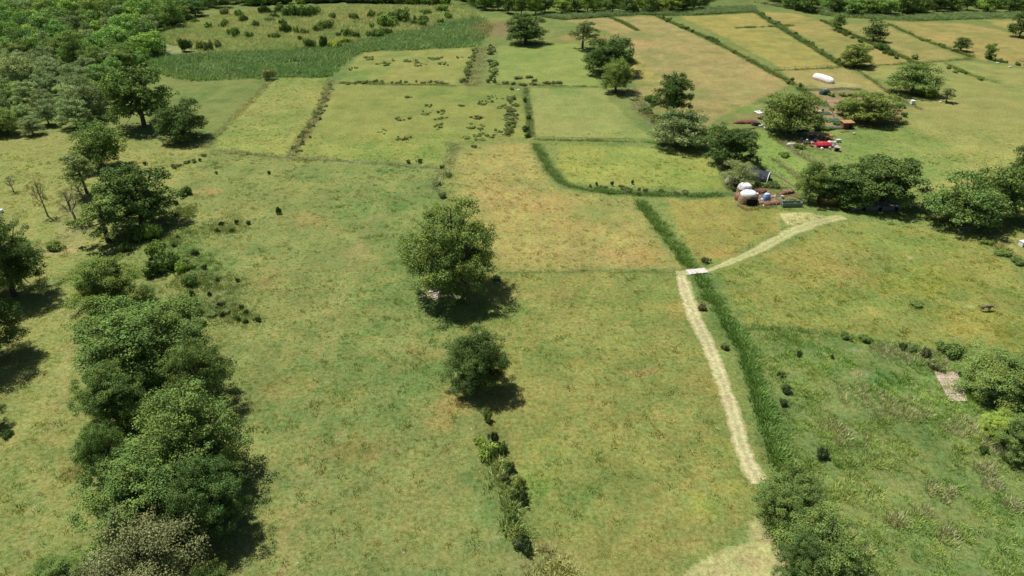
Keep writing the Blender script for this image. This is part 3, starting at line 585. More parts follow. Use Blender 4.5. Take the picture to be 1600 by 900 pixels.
T(287,217,80,150,'m0','dark','dark tree with a short trunk right of the tall open tree')
T(162,262,78,187,'m5','mid','rounded green tree below the edge of the wood')
T(222,350,108,248,'m1','dark','dark dense tree in the left row behind the tree with branching trunk')
T(170,378,96,304,'open','mid','tree with a visible branching trunk in the left row')
T(178,486,126,394,'n2','olive','grey green spreading tree at the top of the near left grove')
T(22,462,120,326,'n1','dark','dark tree at the left edge casting a long shadow, upper of two')
T(-18,560,120,398,'n3','dark','dark tree cut by the left edge below the other dark tree')
T(-60,470,120,340,'n0','dark','dark tree mostly outside the left edge of the photo')
T(-12,665,44,605,'n1','dark','small dark tree cut by the left edge beside the pale lawn')
D = tree_c
D(212,520,185,14,'n3','mid','tree with a wide soft grey green crown topping the near left grove')
D(300,570,110,13,'n0','mid','tree on the meadow side of the upper near left grove')
D(168,612,112,12,'n2','mid','tree on the lawn side of the near left grove')
D(286,668,185,16,'n1','mid','tall rounded tree in the middle of the near left grove')
D(158,700,90,12,'n0','mid','leafy green tree on the lawn side below the tall rounded one')
D(215,765,190,13,'n2','mid','broad tree in the lower half of the near left grove')
D(322,770,112,12,'n3','dark','dark tree above the deepest shadow of the near left grove')
D(220,870,180,11,'willow','brown','grey brown thin crowned tree at the bottom edge of the grove')
D(75,900,100,5,'n1','mid','low green tree at the bottom left corner')
D(322,905,60,4,'n3','mid','small tree at the bottom edge beside the grey brown one')
D(1238,778,108,8,'n3','mid','loose tree at the lower end of the mown track')
D(1296,848,140,9,'n0','mid','dark loose tree at the bottom edge beside the mown ground')
D(1258,872,84,8,'n2','dark','darker tree between the mown ground and the loose tree at the bottom')
D(1588,584,150,8,'n1','mid','round dense tree over the pale slab at the right edge')
D(1566,662,56,4.5,'n3','lime','yellow green small tree below the dense tree at the right edge')
D(1604,676,90,7,'n2','mid','tree cut by the right edge below the round dense one')
for a in ((75,338,30,272,'bare','brown','small bare brownish tree standing alone on the left lawn'), (121,350,44,286,'bare','grey','small forked bare tree left of the left row'), (130,312,38,276,'bare','pale','thin bare tree in the left row, upper of the bare ones'), (136,302,56,236,'open','pale','pale half bare tree beside the rounded green one'), (22,300,20,272,'bare','brown','dead leaning sapling near the left edge')):
    T(*a)

# trees of the wood at the upper left and of the far edge
def spread_pts(P, dmin, tries, r):
    lo, hi = P.min(0), P.max(0); out = []; cell = {}
    for _ in range(tries):
        q_ = lo + r.random(2) * (hi - lo)
        if not inside(P, q_[:1], q_[1:])[0]: continue
        c_ = (int(q_[0] // dmin), int(q_[1] // dmin))
        if any((q_[0] - x) ** 2 + (q_[1] - y) ** 2 < dmin * dmin for i in (-1, 0, 1) for j in (-1, 0, 1) for x, y in cell.get((c_[0] + i, c_[1] + j), ())): continue
        cell.setdefault(c_, []).append(tuple(q_)); out.append(tuple(q_))
    return out
wood = GP([(-260,40),(-120,-20),(0,-46),(230,-44),(420,-36),(420,-8),(400,6),(330,14),(280,40),(238,58),(262,84),(228,100),(190,118),(168,150),(150,196),(110,208),(40,214),(-20,222),(-200,232)])
pts = spread_pts(wood, 7.6, 14000, np.random.default_rng(5))
def screen(p): return proj(p[0], p[1], 0)
pts.sort(key=lambda p: p[1])
inview = [p for p in pts if screen(p)[0] > -30 and screen(p)[1] > -30]; extra = [p for p in pts if p not in set(inview)]
WG = [('grey','pale','olive'), ('mid','fresh','grey'), ('mid','fresh','bright','olive')]
wood_stuff = list(extra)
for i, p in enumerate(inview):
    if i >= 190: wood_stuff.append(p); continue
    s = screen(p); near_edge = s[1] > 110
    cs = random.choice(('grey','pale','grey','olive')) if (near_edge and s[0] < 150) else random.choice(('mid','fresh','bright','olive','mid','dark','grey','fresh'))
    kind = {'grey': 'grey green', 'pale': 'pale silvery', 'olive': 'olive green', 'mid': 'mid green', 'fresh': 'fresh green', 'bright': 'bright green', 'dark': 'dark green'}[cs]
    zone = 'near edge of the upper left wood' if near_edge else 'middle of the upper left wood' if s[1] > 60 else 'far part of the upper left wood'
    Rr = 3.6 + 3.6 * random.random() ** 1.5; H = Rr * (1.6 + .9 * random.random())
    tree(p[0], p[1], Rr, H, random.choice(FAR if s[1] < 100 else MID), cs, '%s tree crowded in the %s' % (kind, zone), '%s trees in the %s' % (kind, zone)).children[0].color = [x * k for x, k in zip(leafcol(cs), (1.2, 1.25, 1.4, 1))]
farw = GP([(700,-2),(740,12),(800,24),(860,22),(1000,20),(1050,20),(1100,14),(1110,-8),(1190,-12),(1210,10),(1290,24),(1380,26),(1500,16),(1600,20),(1700,18),(1700,-50),(700,-50)])
pts = spread_pts(farw, 7.5, 9000, np.random.default_rng(9)); pts.sort(key=lambda p: p[1])
nn_ = 0
for p in pts:
    s = screen(p)
    if nn_ < 52 and s[1] > -22 and -20 < s[0] < 1620:
        nn_ += 1; cs = random.choice(('mid','fresh','bright','bright','dark')); zone = 'far wood above the green field' if s[0] < 1100 else 'far wood above the dry strip fields'
        kind = {'mid': 'mid green', 'fresh': 'fresh green', 'bright': 'bright green', 'dark': 'dark green'}[cs]
        tree(p[0], p[1], 4.5 + 2.5 * random.random(), 9 + 5 * random.random(), random.choice(FAR), cs, '%s tree at the edge of the %s' % (kind, zone), '%s trees at the edge of the %s' % (kind, zone))
    else: wood_stuff.append(p)
scrubw = GP([(330,-2),(700,-4),(700,-44),(330,-44)])
for p in spread_pts(scrubw, 11, 3000, np.random.default_rng(12)): wood_stuff.append(p)
for p in spread_pts(np.array([(-520., 520.), (520., 520.), (700., 760.), (-700., 760.)]), 13, 6000, np.random.default_rng(14)): wood_stuff.append(p)
WP = []
for k in FAR:
    cr = bpy.data.objects.new('wood_tree', PROTO[k][0].copy()); cr.data.materials[0] = M_ILEAF; WP.append(cr)
n = len(wood_stuff); pp = np.array(wood_stuff); s_ = .8 + .55 * RNG.random(n)
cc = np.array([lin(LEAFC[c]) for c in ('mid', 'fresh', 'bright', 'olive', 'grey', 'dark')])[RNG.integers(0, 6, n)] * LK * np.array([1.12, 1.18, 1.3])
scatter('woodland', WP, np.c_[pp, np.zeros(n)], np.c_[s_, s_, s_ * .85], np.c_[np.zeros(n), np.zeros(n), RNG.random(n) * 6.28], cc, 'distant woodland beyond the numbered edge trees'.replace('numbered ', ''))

# ------------------------------------------------------------------ bushes
def bush(px, py, wpx, h, colour, label, group=None, big=None, name='bush', cat='bush'):
    X, Y = G(px, py); r_ = wpx / pxm(X, Y) / 2
    big = (wpx > 14 or py > 300) if big is None else big
    o = link(name, random.choice(BUSHM if big else SBUSHM)); o.location = (X, Y, 0); o.rotation_euler = (0, 0, random.random() * 6.28)
    o.scale = (r_, r_ * (.8 + .3 * random.random()), h); o.color = leafcol(colour, .12); return tag(o, label, cat, group)
B = bush
for px, py, wd, h, c, lb in [
 (452,182,44,0,'x',''),]: pass
# scrubland bushes, top left of centre
SG = 'bushes scattered over the dry scrubland'
for px, py, wd, h, c, lb in [
 (262,38,40,6,'dark','large dark bush at the left end of the scrubland'),(290,34,30,5.5,'dark','dark bush beside the large one at the left end of the scrubland'),
 (292,80,20,7,'dark','tall upright dark bush at the edge of the reed bed'),(315,78,14,4.5,'olive','small upright bush between two larger ones at the reed bed edge'),
 (328,80,20,5.5,'grey','grey green upright bush at the reed bed edge'),(342,76,14,4.5,'grey','last small upright bush of the row at the reed bed edge'),
 (248,84,22,5,'dark','dark bush at the edge of the wood beside the reed bed'),(348,44,12,4,'mid','thin bush in the yellow grass of the scrubland'),
 (382,34,20,4,'dark','dark bush in the yellow grass near the far trees'),(350,24,18,5,'grey','grey green bush at the far edge of the scrubland'),
 (412,22,18,6,'dark','upright dark bush left of the round bush clump'),(458,26,34,8,'mid','large green bush of the clump in the far scrubland'),(484,26,34,8,'mid','right hand bush of the clump in the far scrubland'),
 (438,20,18,6,'mid','small bush left of the clump in the far scrubland'),(448,52,20,6,'dark','dark bush in the middle of the scrubland'),(443,40,14,4,'mid','pale topped bush above the dark one in the scrubland'),
 (508,46,24,5.5,'mid','round green bush in the middle of the scrubland'),(520,30,12,4,'mid','small bush above the round green one'),(555,32,16,4.5,'mid','bright small bush in the tan part of the scrubland'),
 (535,54,7,3,'dark','tiny dark bush in the tan part of the scrubland'),(604,42,32,8,'fresh','tall bright green bush right of the scrubland middle'),(624,34,32,8,'mid','dark green half of the tall bright bush clump'),
 (586,58,26,4.5,'mid','low bush in front of the tall bright bush clump'),(604,54,22,4,'fresh','low fresh bush in front of the tall bright bush clump'),
 (506,74,16,6,'dark','dark bush at the lower edge of the scrubland'),(486,74,20,5,'mid','mid green bush at the lower edge of the scrubland'),(524,74,30,4,'lime','yellow green bush at the lower edge of the scrubland'),(540,68,18,3.5,'lime','small yellow green bush at the lower edge of the scrubland'),
 (422,124,20,5,'pale','pale silvery bush at the corner of the yellow field'),(649,34,8,4,'mid','narrow bush near the bare patch of the scrubland'),(668,24,16,4,'fresh','bush near the bare patch below the far trees'),
 (690,18,22,5,'fresh','bright bush at the right end of the scrubland'),(470,64,10,3,'dark','small dark bush left of the yellow green ones'),
 (1378,78,28,3.5,'dark','spreading dark bush below the dark leaning tree'),(1446,150,38,3.2,'bright','low bright bush right of the flat domed tree'),
 (1428,92,14,2.2,'mid','bush on the bank between the dry strip fields'),(1395,86,12,1.8,'mid','small bush on the bank below the spreading dark one'),
 (290,305,22,2.4,'dark','round dark bush on the meadow right of the left tree row'),(436,334,9,2.2,'dark','small dark bush alone in the meadow'),
 (234,372,34,4.2,'bright','bright bush at the foot of the left tree row'),(208,378,30,3.2,'mid','green bush at the foot of the left tree row'),(245,398,34,3.8,'olive','olive bush below the bright one in the left row'),
 (196,392,20,2.2,'mid','low bush beside the branching tree of the left row'),(262,420,40,4,'mid','bush in the weedy strip right of the left row'),(240,430,26,3.6,'dark','darker bush behind the spreading tree of the left row'),
 (86,388,30,1.8,'mid','low bush right of the left edge trees'),(284,424,22,2.2,'bright','fresh bush in the weedy strip right of the left row'),(296,446,24,2.4,'mid','bush near the lower end of the weedy strip'),
 (1140,206,0,0,'x',''),
 (762,658,24,2.6,'olive','grey upright bush at the top of the central hedge'),(772,690,20,2.8,'black','dark narrow bush in the central hedge'),(764,712,40,3.0,'bright','bright topped bush at the left of the central hedge'),
 (752,696,28,2.2,'lime','yellow green bush at the left of the central hedge'),(786,706,24,2.4,'mid','green bush right of the bright topped one in the central hedge'),(796,736,26,2.4,'mid','leafy bush in the middle of the central hedge'),
 (790,752,20,2.0,'brown','brownish thin bush in the middle of the central hedge'),(812,764,32,2.6,'olive','olive bush on the right of the central hedge'),(818,784,24,2.4,'black','dark bush on the right of the central hedge'),(804,778,22,2.0,'mid','mid green bush on the left of the dark one in the central hedge'),
 (802,812,22,1.6,'mid','low green bush below the gap of the central hedge'),(812,838,28,2.2,'olive','bush in the lower part of the central hedge'),(822,862,28,2.6,'black','darkest bush at the lower end of the central hedge'),(806,854,20,1.8,'grey','grey bush at the lower end of the central hedge'),
 (1283,716,22,1.8,'black','dark bush above the loose tree at the lower end of the track'),(1228,612,20,1.4,'black','larger dark bush in the rough meadow right of the ditch'),(1222,632,15,1.2,'black','dark bush just below the larger one in the rough meadow'),(1219,588,13,1.1,'dark','pale edged small bush above the larger dark one'),(1248,557,11,1.2,'black','small dark bush at the top of the rough meadow'),
 (1446,558,20,2.0,'brown','brown dry bush on the bank above the pale slab'),(1410,545,16,1.4,'dark','dark bush on the bank above the rough meadow'),(1425,550,14,1.2,'mid','small green bush beside the dark one on the bank'),(1350,532,22,1.3,'mid','green bush on the bank at the top of the rough meadow'),(1320,528,20,1.2,'mid','low bush on the bank at the top of the rough meadow'),
 (1462,576,28,1.6,'grey','grey bush above the pale slab'),(1480,552,36,2.2,'mid','green bush left of the round dense tree'),(1536,706,18,1.2,'dark','dark bush in the rough grass near the right edge'),(1096,484,14,1.4,'brown','brownish bush between the track and the ditch'),(1132,545,14,1.4,'grey','grey bush on the ditch bank'),
 (1102,410,16,1.4,'brown','brown bush beside the bridge slab'),(1300,560,8,.8,'dark','tiny bush in the rough meadow'),(12,682,20,1.0,'dark','low dark bush near the left edge of the lawn'),(1432,476,22,.8,'mid','low green bush in the flowery field'),
 (690,308,16,1.6,'grey','grey bush at the top of the big isolated tree'),(682,290,18,1.3,'grey','grey bush on the bank above the big isolated tree'),(699,276,14,1.2,'mid','green bush on the bank above the big isolated tree'),(655,254,11,1.3,'black','dark bush on the right of a pair on the bank'),(638,255,9,1.2,'black','dark bush on the left of a pair on the bank'),(691,264,8,1.1,'black','tiny dark bush near the corner of the bank'),
 (775,438,14,1.0,'dark','tiny bush in the shadow edge of the big isolated tree'),(720,458,10,.8,'mid','low weed bush in the shadow of the big isolated tree'),
 (1018,160,26,3.0,'mid','green bush left of the tall dark tree'),(1010,174,16,2,'mid','smaller green bush below the one by the tall dark tree'),(820,205,14,2.2,'dark','dark bush at the lower end of the short hedge'),(826,188,10,2.2,'dark','dark bush in the middle of the short hedge'),(820,160,7,2.2,'dark','upright dark bush at the top of the short hedge'),(824,214,12,1.8,'mid','mid green bush ending the short hedge'),
 (956,290,6,1.6,'black','tiny dark bush on the curved ditch bank'),(988,288,5,1.5,'black','second tiny dark bush on the curved ditch bank'),
 (1552,172,0,0,'x',''),(1150,298,16,1.2,'dark','dark weeds at the corner of the tarpaulin camp'),(1540,380,24,1.2,'olive','low bush on the bank near the right edge'),(1566,398,26,1.2,'olive','middle bush of the bank near the right edge'),(1590,412,26,1.3,'mid','bush of the bank at the right edge'),
 (1225,244,20,1.4,'olive','bush on the ditch below the red tarpaulins'),(1282,262,14,1.6,'brown','brown bush at the end of the ditch below the red tarpaulins')]:
    if wd: B(px, py, wd * (.8 if 'central hedge' in lb else 1), h * (.8 if 'central hedge' in lb else 1), c, lb)
# clumps of low dark bushes in the left meadow
for px, py, wd in [(347,352,9),(340,362,8),(363,362,8),(388,350,9),(370,350,7),(276,320,8),(274,338,6),(305,398,14),(288,412,12),(302,420,11),(320,420,11),(272,385,9),(278,372,6),(340,440,6),(372,440,7),(300,462,12),(308,475,9),(328,462,6),(345,480,12),(312,492,12),(348,494,10),(377,482,9),(385,490,9),(372,500,12),(384,504,10),(403,502,11),(318,508,12),(284,470,10),(338,272,5),(312,252,6),(420,272,6),(228,258,7),(244,268,6)]:
    B(px, py, wd, .9 + .5 * random.random(), random.choice(('black','dark','dark')), 'low dark bush in the meadow right of the left tree row', 'low dark bushes in the meadow right of the left tree row')
for px, py, wd in [(330,492,18),(352,490,16),(340,480,14),(300,440,16),(318,430,14)]:
    B(px, py, wd, .8, 'grey', 'pale grey green weed clump among the low dark bushes', 'pale grey green weed clumps among the low dark bushes')
for px, py, wd in [(809,123,14),(827,122,12),(835,127,10),(833,132,14),(818,134,14),(803,132,10),(851,131,9),(857,131,9),(864,131,9),(871,131,9),(876,131,8),(790,131,12),(800,140,9)]:
    B(px, py, wd, 1.2, 'brown', 'rounded grey brown thorn bush at the corner of the green field', 'rounded grey brown thorn bushes at the corner of the green field')
rb = random.Random(3); SCR = []
for _ in range(34):
    px, py = rb.uniform(300, 715), rb.uniform(18, 62)
    if inside(_gf[-1][1], np.array([G(px, py)[0]]), np.array([G(px, py)[1]]))[0]: B(px, py, rb.uniform(8, 20), rb.uniform(2.5, 5), rb.choice(('mid', 'dark', 'fresh', 'olive')), 'smaller green bush dotted over the dry scrubland', 'smaller green bushes dotted over the dry scrubland')
for px, py, rx, n in CL:
    for k in range(max(4, int(n * .45))):
        X, Y = G(px + rb.gauss(0, rx * .5), py + rb.gauss(0, rx * .16)); SCR.append((X, Y, rb.uniform(.3, 1.1), rb.uniform(.3, .9), rb.choice(('brown', 'grey', 'pale', 'pale', 'olive'))))
for pts_, n_, wd, h, cs, lb, gp in [
  ([(765,74),(770,100),(768,130)], 22, 10, 1.7, ('brown','grey','pale'), 'grey dry bramble bush on the wide bank beside the green field', 'grey dry bramble bushes on the wide bank beside the green field'),
  ([(744,78),(736,100),(724,130)], 20, 9, 1.5, ('brown','grey','pale'), 'grey dry bramble bush on the wide bank beside the small upper field', 'grey dry bramble bushes on the wide bank beside the small upper field'),
  ([(540,131),(600,128),(640,130),(694,130)], 22, 8, .9, ('brown','grey','olive'), 'low thorn bush on the thin bank between the two tussock fields', 'low thorn bushes on the thin bank between the two tussock fields'),
  ([(516,132),(505,160),(482,205),(458,242)], 34, 9, 1.0, ('brown','grey','brown'), 'dry brown bush on the bank beside the yellow field', 'dry brown bushes on the bank beside the yellow field'),
  ([(795,150),(800,180),(795,212)], 26, 10, 1.2, ('brown','grey','pale'), 'grey thorn bush crowding the corner of the weedy field', 'grey thorn bushes crowding the corner of the weedy field'),
  ([(1032,28),(1110,62),(1180,98),(1250,138)], 16, 8, 1.8, ('mid','dark','mid'), 'green bush on the bank right of the long brown field', 'green bushes on the bank right of the long brown field'),
  ([(1180,18),(1240,54),(1316,102)], 22, 8, 1.8, ('olive','dark','grey'), 'green bush on the bank left of the round tree', 'green bushes on the bank left of the round tree'),
  ([(1300,44),(1380,84),(1440,104)], 14, 9, 1.8, ('mid','dark','mid'), 'green bush on the bank between the middle dry strips', 'green bushes on the bank between the middle dry strips'),
  ([(1395,42),(1440,62),(1520,90)], 12, 6, 1.3, ('olive','brown'), 'small bush on the bank of the upper right dry field', 'small bushes on the bank of the upper right dry field'),
  ([(1545,92),(1570,98),(1620,108)], 12, 9, 1.2, ('dark','brown','mid'), 'dark bush along the weedy wall at the right edge', 'dark bushes along the weedy wall at the right edge'),
  ([(990,150),(1010,175),(1040,205),(1064,232)], 26, 13, 1.2, ('grey','olive','brown'), 'grey weedy bush on the wide bank below the round tree', 'grey weedy bushes on the wide bank below the round tree'),
  ([(1480,104),(1515,118),(1535,126)], 12, 9, 1.1, ('olive','mid'), 'green bush in a loose row in the pale pasture', 'green bushes in a loose row in the pale pasture'),
  ([(930,292),(1000,300),(1100,304)], 18, 9, 1.0, ('brown','grey','olive'), 'dry weed bush along the curved ditch', 'dry weed bushes along the curved ditch'),
  ([(250,262),(290,258),(320,245)], 12, 8, .8, ('dark','brown'), 'low dark bush at the corner of the left meadow', 'low dark bushes at the corner of the left meadow'),
  ([(390,8),(470,4),(560,2),(640,6),(700,8)], 40, 30, 8.5, ('mid','fresh','dark','bright'), 'tall green bush at the far edge of the scrubland', 'tall green bushes at the far edge of the scrubland')]:
    q_ = resample(GP(pts_), .5); many = any(w_ in lb for w_ in ('thin bank', 'dry brown', 'upper right dry', 'curved ditch', 'crowding the corner', 'small upper field', 'grey weedy', 'left of the round tree'))
    for _ in range(int(n_ * (1.6 if many else 1.2))):
        p = q_[rb.randrange(len(q_))]; X = p[0] + rb.gauss(0, .9); Y = p[1] + rb.gauss(0, .9); sx, sy = proj(X, Y, 0)
        if many: r_ = wd * rb.uniform(.5, 1.2) / pxm(X, Y) / 2; SCR.append((X, Y, r_, h * rb.uniform(.5, 1.2), rb.choice(cs))); continue
        B(sx, sy, wd * rb.uniform(.6, 1.3), h * rb.uniform(.7, 1.3), rb.choice(cs), lb, gp)

SP = []
for m_ in SBUSHM:
    m2 = m_.copy(); m2.materials[0] = M_ILEAF; SP.append(bpy.data.objects.new('scrub', m2))
A_ = np.array([x[:4] for x in SCR]); n = len(A_)
scatter('bank_scrub', SP, np.c_[A_[:, :2], np.zeros(n)], np.c_[A_[:, 2], A_[:, 2], A_[:, 3]], np.c_[np.zeros(n), np.zeros(n), RNG.random(n) * 6.28], np.array([lin(LEAFC[x[4]]) for x in SCR]) * LK * (.8 + .4 * RNG.random(n))[:, None], 'low thorny scrub along the thin banks and in tussocky fields')

# ------------------------------------------------------------------ made things
MW = simple('white_sheet', (.74, .74, .72), .55, .1, 1.5, .25); MWG = simple('pale_concrete', (.50, .47, .42), .9, .22, 2.2, .5); MSTR = simple('straw', (.24, .17, .10), 1, .4, 5, .9)
MRED = simple('red_sheet', (.46, .035, .05), .5, .2, 1.5, .3); MPINK = simple('pink_sheet', (.55, .36, .36), .6, .25, 2, .3); MBLUE = simple('blue_sheet', (.14, .26, .50), .5, .2, 2, .3)
MDKB = simple('dark_blue_sheet', (.035, .042, .055), .6, .3, 2, .3); MGRN = simple('dark_green_sheet', (.035, .075, .05), .5, .3, 2, .3); MBRN = simple('brown_boards', (.16, .075, .045), .85, .35, 3, .5)
MOCH = simple('ochre_boards', (.34, .20, .09), .85, .3, 3, .5); MWOOD = simple('grey_wood', (.36, .30, .24), .9, .3, 4, .5); MPOLE = simple('pale_poles', (.46, .38, .28), .9, .25, 4, .4)
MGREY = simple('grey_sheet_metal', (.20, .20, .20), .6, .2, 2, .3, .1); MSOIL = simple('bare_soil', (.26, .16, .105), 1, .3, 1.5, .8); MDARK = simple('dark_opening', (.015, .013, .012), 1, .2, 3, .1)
MROCK = simple('pale_stone', (.44, .37, .31), .95, .3, 3, .8); MCROP = simple('blue_green_leaves', (.10, .17, .10), .9, .35, 5, .9); MORG = simple('orange_sheet', (.48, .16, .07), .6, .25, 2, .3); MTROU = simple('green_grey_metal', (.17, .22, .18), .5, .2, 3, .3)
MPAD = simple('tan_concrete', (.40, .32, .25), .95, .25, 1.2, .5); MCOW = simple('grey_brown_hide', (.16, .125, .095), .9, .3, 2, .3); MHORN = simple('pale_horn', (.4, .35, .27), .6, .1, 2, .1)
def bmobj(name, bm, m, parent=None, bev=0):
    if bev: bmesh.ops.bevel(bm, geom=bm.edges[:], offset=bev, segments=2, affect='EDGES', profile=.6)
    bmesh.ops.recalc_face_normals(bm, faces=bm.faces[:])
    me = bpy.data.meshes.new(name); bm.to_mesh(me); bm.free(); me.materials.append(m); return link(name, me, parent)
def addbox(bm, c, d, rz=0, rx=0, ry=0):
    from mathutils import Matrix, Euler
    M = Matrix.Translation(c) @ Euler((rx, ry, rz)).to_matrix().to_4x4() @ Matrix.Diagonal((d[0], d[1], d[2], 1)); return bmesh.ops.create_cube(bm, size=1, matrix=M)
def empty(name, px, py, rz, label, cat, group=None):
    e = bpy.data.objects.new(name, None); C.objects.link(e); X, Y = G(px, py); e.location = (X, Y, 0); e.rotation_euler = (0, 0, rz); return tag(e, label, cat, group)
def jit(bm, a, seed, s=1.0):
    from mathutils import noise
    for v_ in bm.verts:
        n_ = noise.noise_vector(v_.co * s + Vector((seed * 3.1, seed, 0))); v_.co += n_ * a
def dome(name, L_, W_, H_, m, parent, seed=0, z0=0, rag=.12, flat=.5, n=28, drop=0, power=2.4):
    """a sheet lying over a heap: rounded, lumpy and closed down to its lower edge"""
    bm = bmesh.new(); rings = 7; V = []
    for j in range(rings + 1):
        t = j / rings
        for k in range(n):
            a = 6.2832 * k / n; ca, sa = math.cos(a), math.sin(a); sup = (abs(ca) ** power + abs(sa) ** power) ** (-1 / power)
            rr = t ** flat if t > 0 else 0; z = H_ * (1 - t ** 2.6) ** .62
            V.append(bm.verts.new((L_ / 2 * sup * ca * rr, W_ / 2 * sup * sa * rr, z0 + z)))
    for j in range(rings):
        for k in range(n): bm.faces.new((V[j * n + k], V[j * n + (k + 1) % n], V[(j + 1) * n + (k + 1) % n], V[(j + 1) * n + k]))
    base = V[rings * n:]; low = [bm.verts.new((v_.co.x, v_.co.y, z0 - drop - .02)) for v_ in base]
    for k in range(n): bm.faces.new((base[k], base[(k + 1) % n], low[(k + 1) % n], low[k]))
    bmesh.ops.remove_doubles(bm, verts=bm.verts[:], dist=.001); jit(bm, rag, seed, .9); jit(bm, rag * .4, seed + 5, 3)
    for f in bm.faces: f.smooth = True
    return bmobj(name, bm, m, parent)
def heading(a, b):
    p, q_ = G(*a), G(*b); return math.atan2(q_[1] - p[1], q_[0] - p[0]), math.hypot(q_[0] - p[0], q_[1] - p[1])

# white covered stack in the hay field
hd, ln = heading((1270,119), (1302,129)); t = empty('covered_stack', 1286, 126, hd, 'long white sheeted hay stack alone in the hay field', 'hay stack')
dome('straw', ln * 1.03, 4.0, 1.0, MSTR, t, 1, 0, .15); dome('sheet', ln * .97, 3.4, 1.4, MW, t, 2, .75, .14, drop=.3)
bm = bmesh.new()
for k in range(9): bmesh.ops.create_uvsphere(bm, u_segments=7, v_segments=5, radius=.22, matrix=__import__('mathutils').Matrix.Translation((-ln * .44 + k * ln * .11, -2.0 - .1 * (k % 2), .16)))
bmobj('weight_stones', bm, MROCK, t)
t = empty('covered_heap', 1288, 147, .2, 'small dark green sheeted heap below the white covered stack', 'heap')
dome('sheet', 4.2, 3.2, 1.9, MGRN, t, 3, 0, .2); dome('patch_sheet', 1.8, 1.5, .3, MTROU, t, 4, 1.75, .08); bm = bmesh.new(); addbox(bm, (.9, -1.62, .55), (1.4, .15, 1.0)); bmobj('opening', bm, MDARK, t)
# shed, trough and board beside the garden
def shed(px, py, rz, L_, W_, H_, mw, mr, label, ramp=True, slope=.25):
    t = empty('shed', px, py, rz, label, 'shed'); n = max(3, int(L_ / .55))
    for k in range(n):
        for s in (-1, 1):
            bm = bmesh.new(); addbox(bm, (-L_ / 2 + (k + .5) * L_ / n, s * W_ / 2, H_ / 2), (L_ / n - .04, .07, H_)); bmobj('board', bm, mw, t)
    for s in (-1, 1): bm = bmesh.new(); addbox(bm, (s * (L_ / 2 + .04), 0, H_ / 2), (.06, W_ + .1, H_)); bmobj('end_wall', bm, mw, t)
    bm = bmesh.new(); addbox(bm, (0, 0, H_ + .1), (L_ + .5, W_ + .6, .09), 0, slope * .3); jit(bm, .03, 2); bmobj('roof', bm, mr, t)
    bm = bmesh.new(); addbox(bm, (L_ * .18, -W_ / 2 - .06, H_ * .4), (L_ * .22, .06, H_ * .75)); bmobj('door', bm, MDARK, t); return t
shed(1322, 200, .12, 3.4, 2.2, 2.1, MBRN, MOCH, 'small brown board shed beside the pale trough')
def trough(px, py, rz, L_, W_, H_, m, label):
    t = empty('trough', px, py, rz, label, 'trough'); bm = bmesh.new()
    for s in (-1, 1): addbox(bm, (0, s * W_ / 2, H_ / 2 + .12), (L_, .09, H_)); addbox(bm, (s * (L_ / 2 - .05), 0, H_ / 2 + .12), (.09, W_ - .1, H_))
    addbox(bm, (0, 0, .2), (L_ - .12, W_ - .1, .06)); bmobj('basin', bm, m, t)
    for s in (-1, 0, 1): bm = bmesh.new(); addbox(bm, (s * L_ * .38, 0, .07), (.25, W_ * .9, .14)); bmobj('foot', bm, MWOOD, t)
    return t
trough(1305, 201, .05, 5.4, 1.3, .6, MWG, 'long pale trough beside the brown board shed'); trough(1236, 322, .05, 5.2, 1.5, 1.0, MTROU, 'green grey metal trough left of the tree group over the low sheds')
t = empty('plank', 1320, 206, .35, 'brown plank lying below the small board shed', 'plank'); bm = bmesh.new(); addbox(bm, (0, 0, .12), (3.4, .7, .08), 0, .05); addbox(bm, (-1.2, 0, .05), (.1, .8, .09)); addbox(bm, (1.2, 0, .05), (.1, .8, .09)); bmobj('boards', bm, MBRN, t)
# red tent and the sheets round it
t = empty('red_tent', 1286, 229, -.1, 'bright red sheet tent with a dark front below the dome shaped tree', 'tent'); bm = bmesh.new(); n = 9; pr = [(-1.7, 0), (-1.55, 1.1), (-.9, 1.85), (0, 2.15), (.9, 1.85), (1.6, 1.1), (1.75, 0)]; rows = []
for k in range(n): rows.append([bm.verts.new((-3 + 6 * k / (n - 1), y * (1 - .12 * abs(k - 4) / 4), z * (1 - .18 * (abs(k - 4) / 4) ** 2))) for y, z in pr])
for k in range(n - 1):
    for i in range(len(pr) - 1): bm.faces.new((rows[k][i], rows[k + 1][i], rows[k + 1][i + 1], rows[k][i + 1]))
bm.faces.new(rows[0]); bm.faces.new(rows[-1][::-1]); jit(bm, .14, 4, 1.1); bmobj('sheet', bm, MRED, t)
bm = bmesh.new(); addbox(bm, (.3, -1.82, .5), (4.4, .12, .95)); jit(bm, .05, 3); bmobj('front_flap', bm, simple('dark_red_sheet', (.16, .015, .02), .6), t)
for x in (-3.1, 3.1): bm = bmesh.new(); addbox(bm, (x, 0, .95), (.09, .09, 2.0)); bmobj('pole', bm, MPOLE, t)
t.scale = (.74, .85, .78)
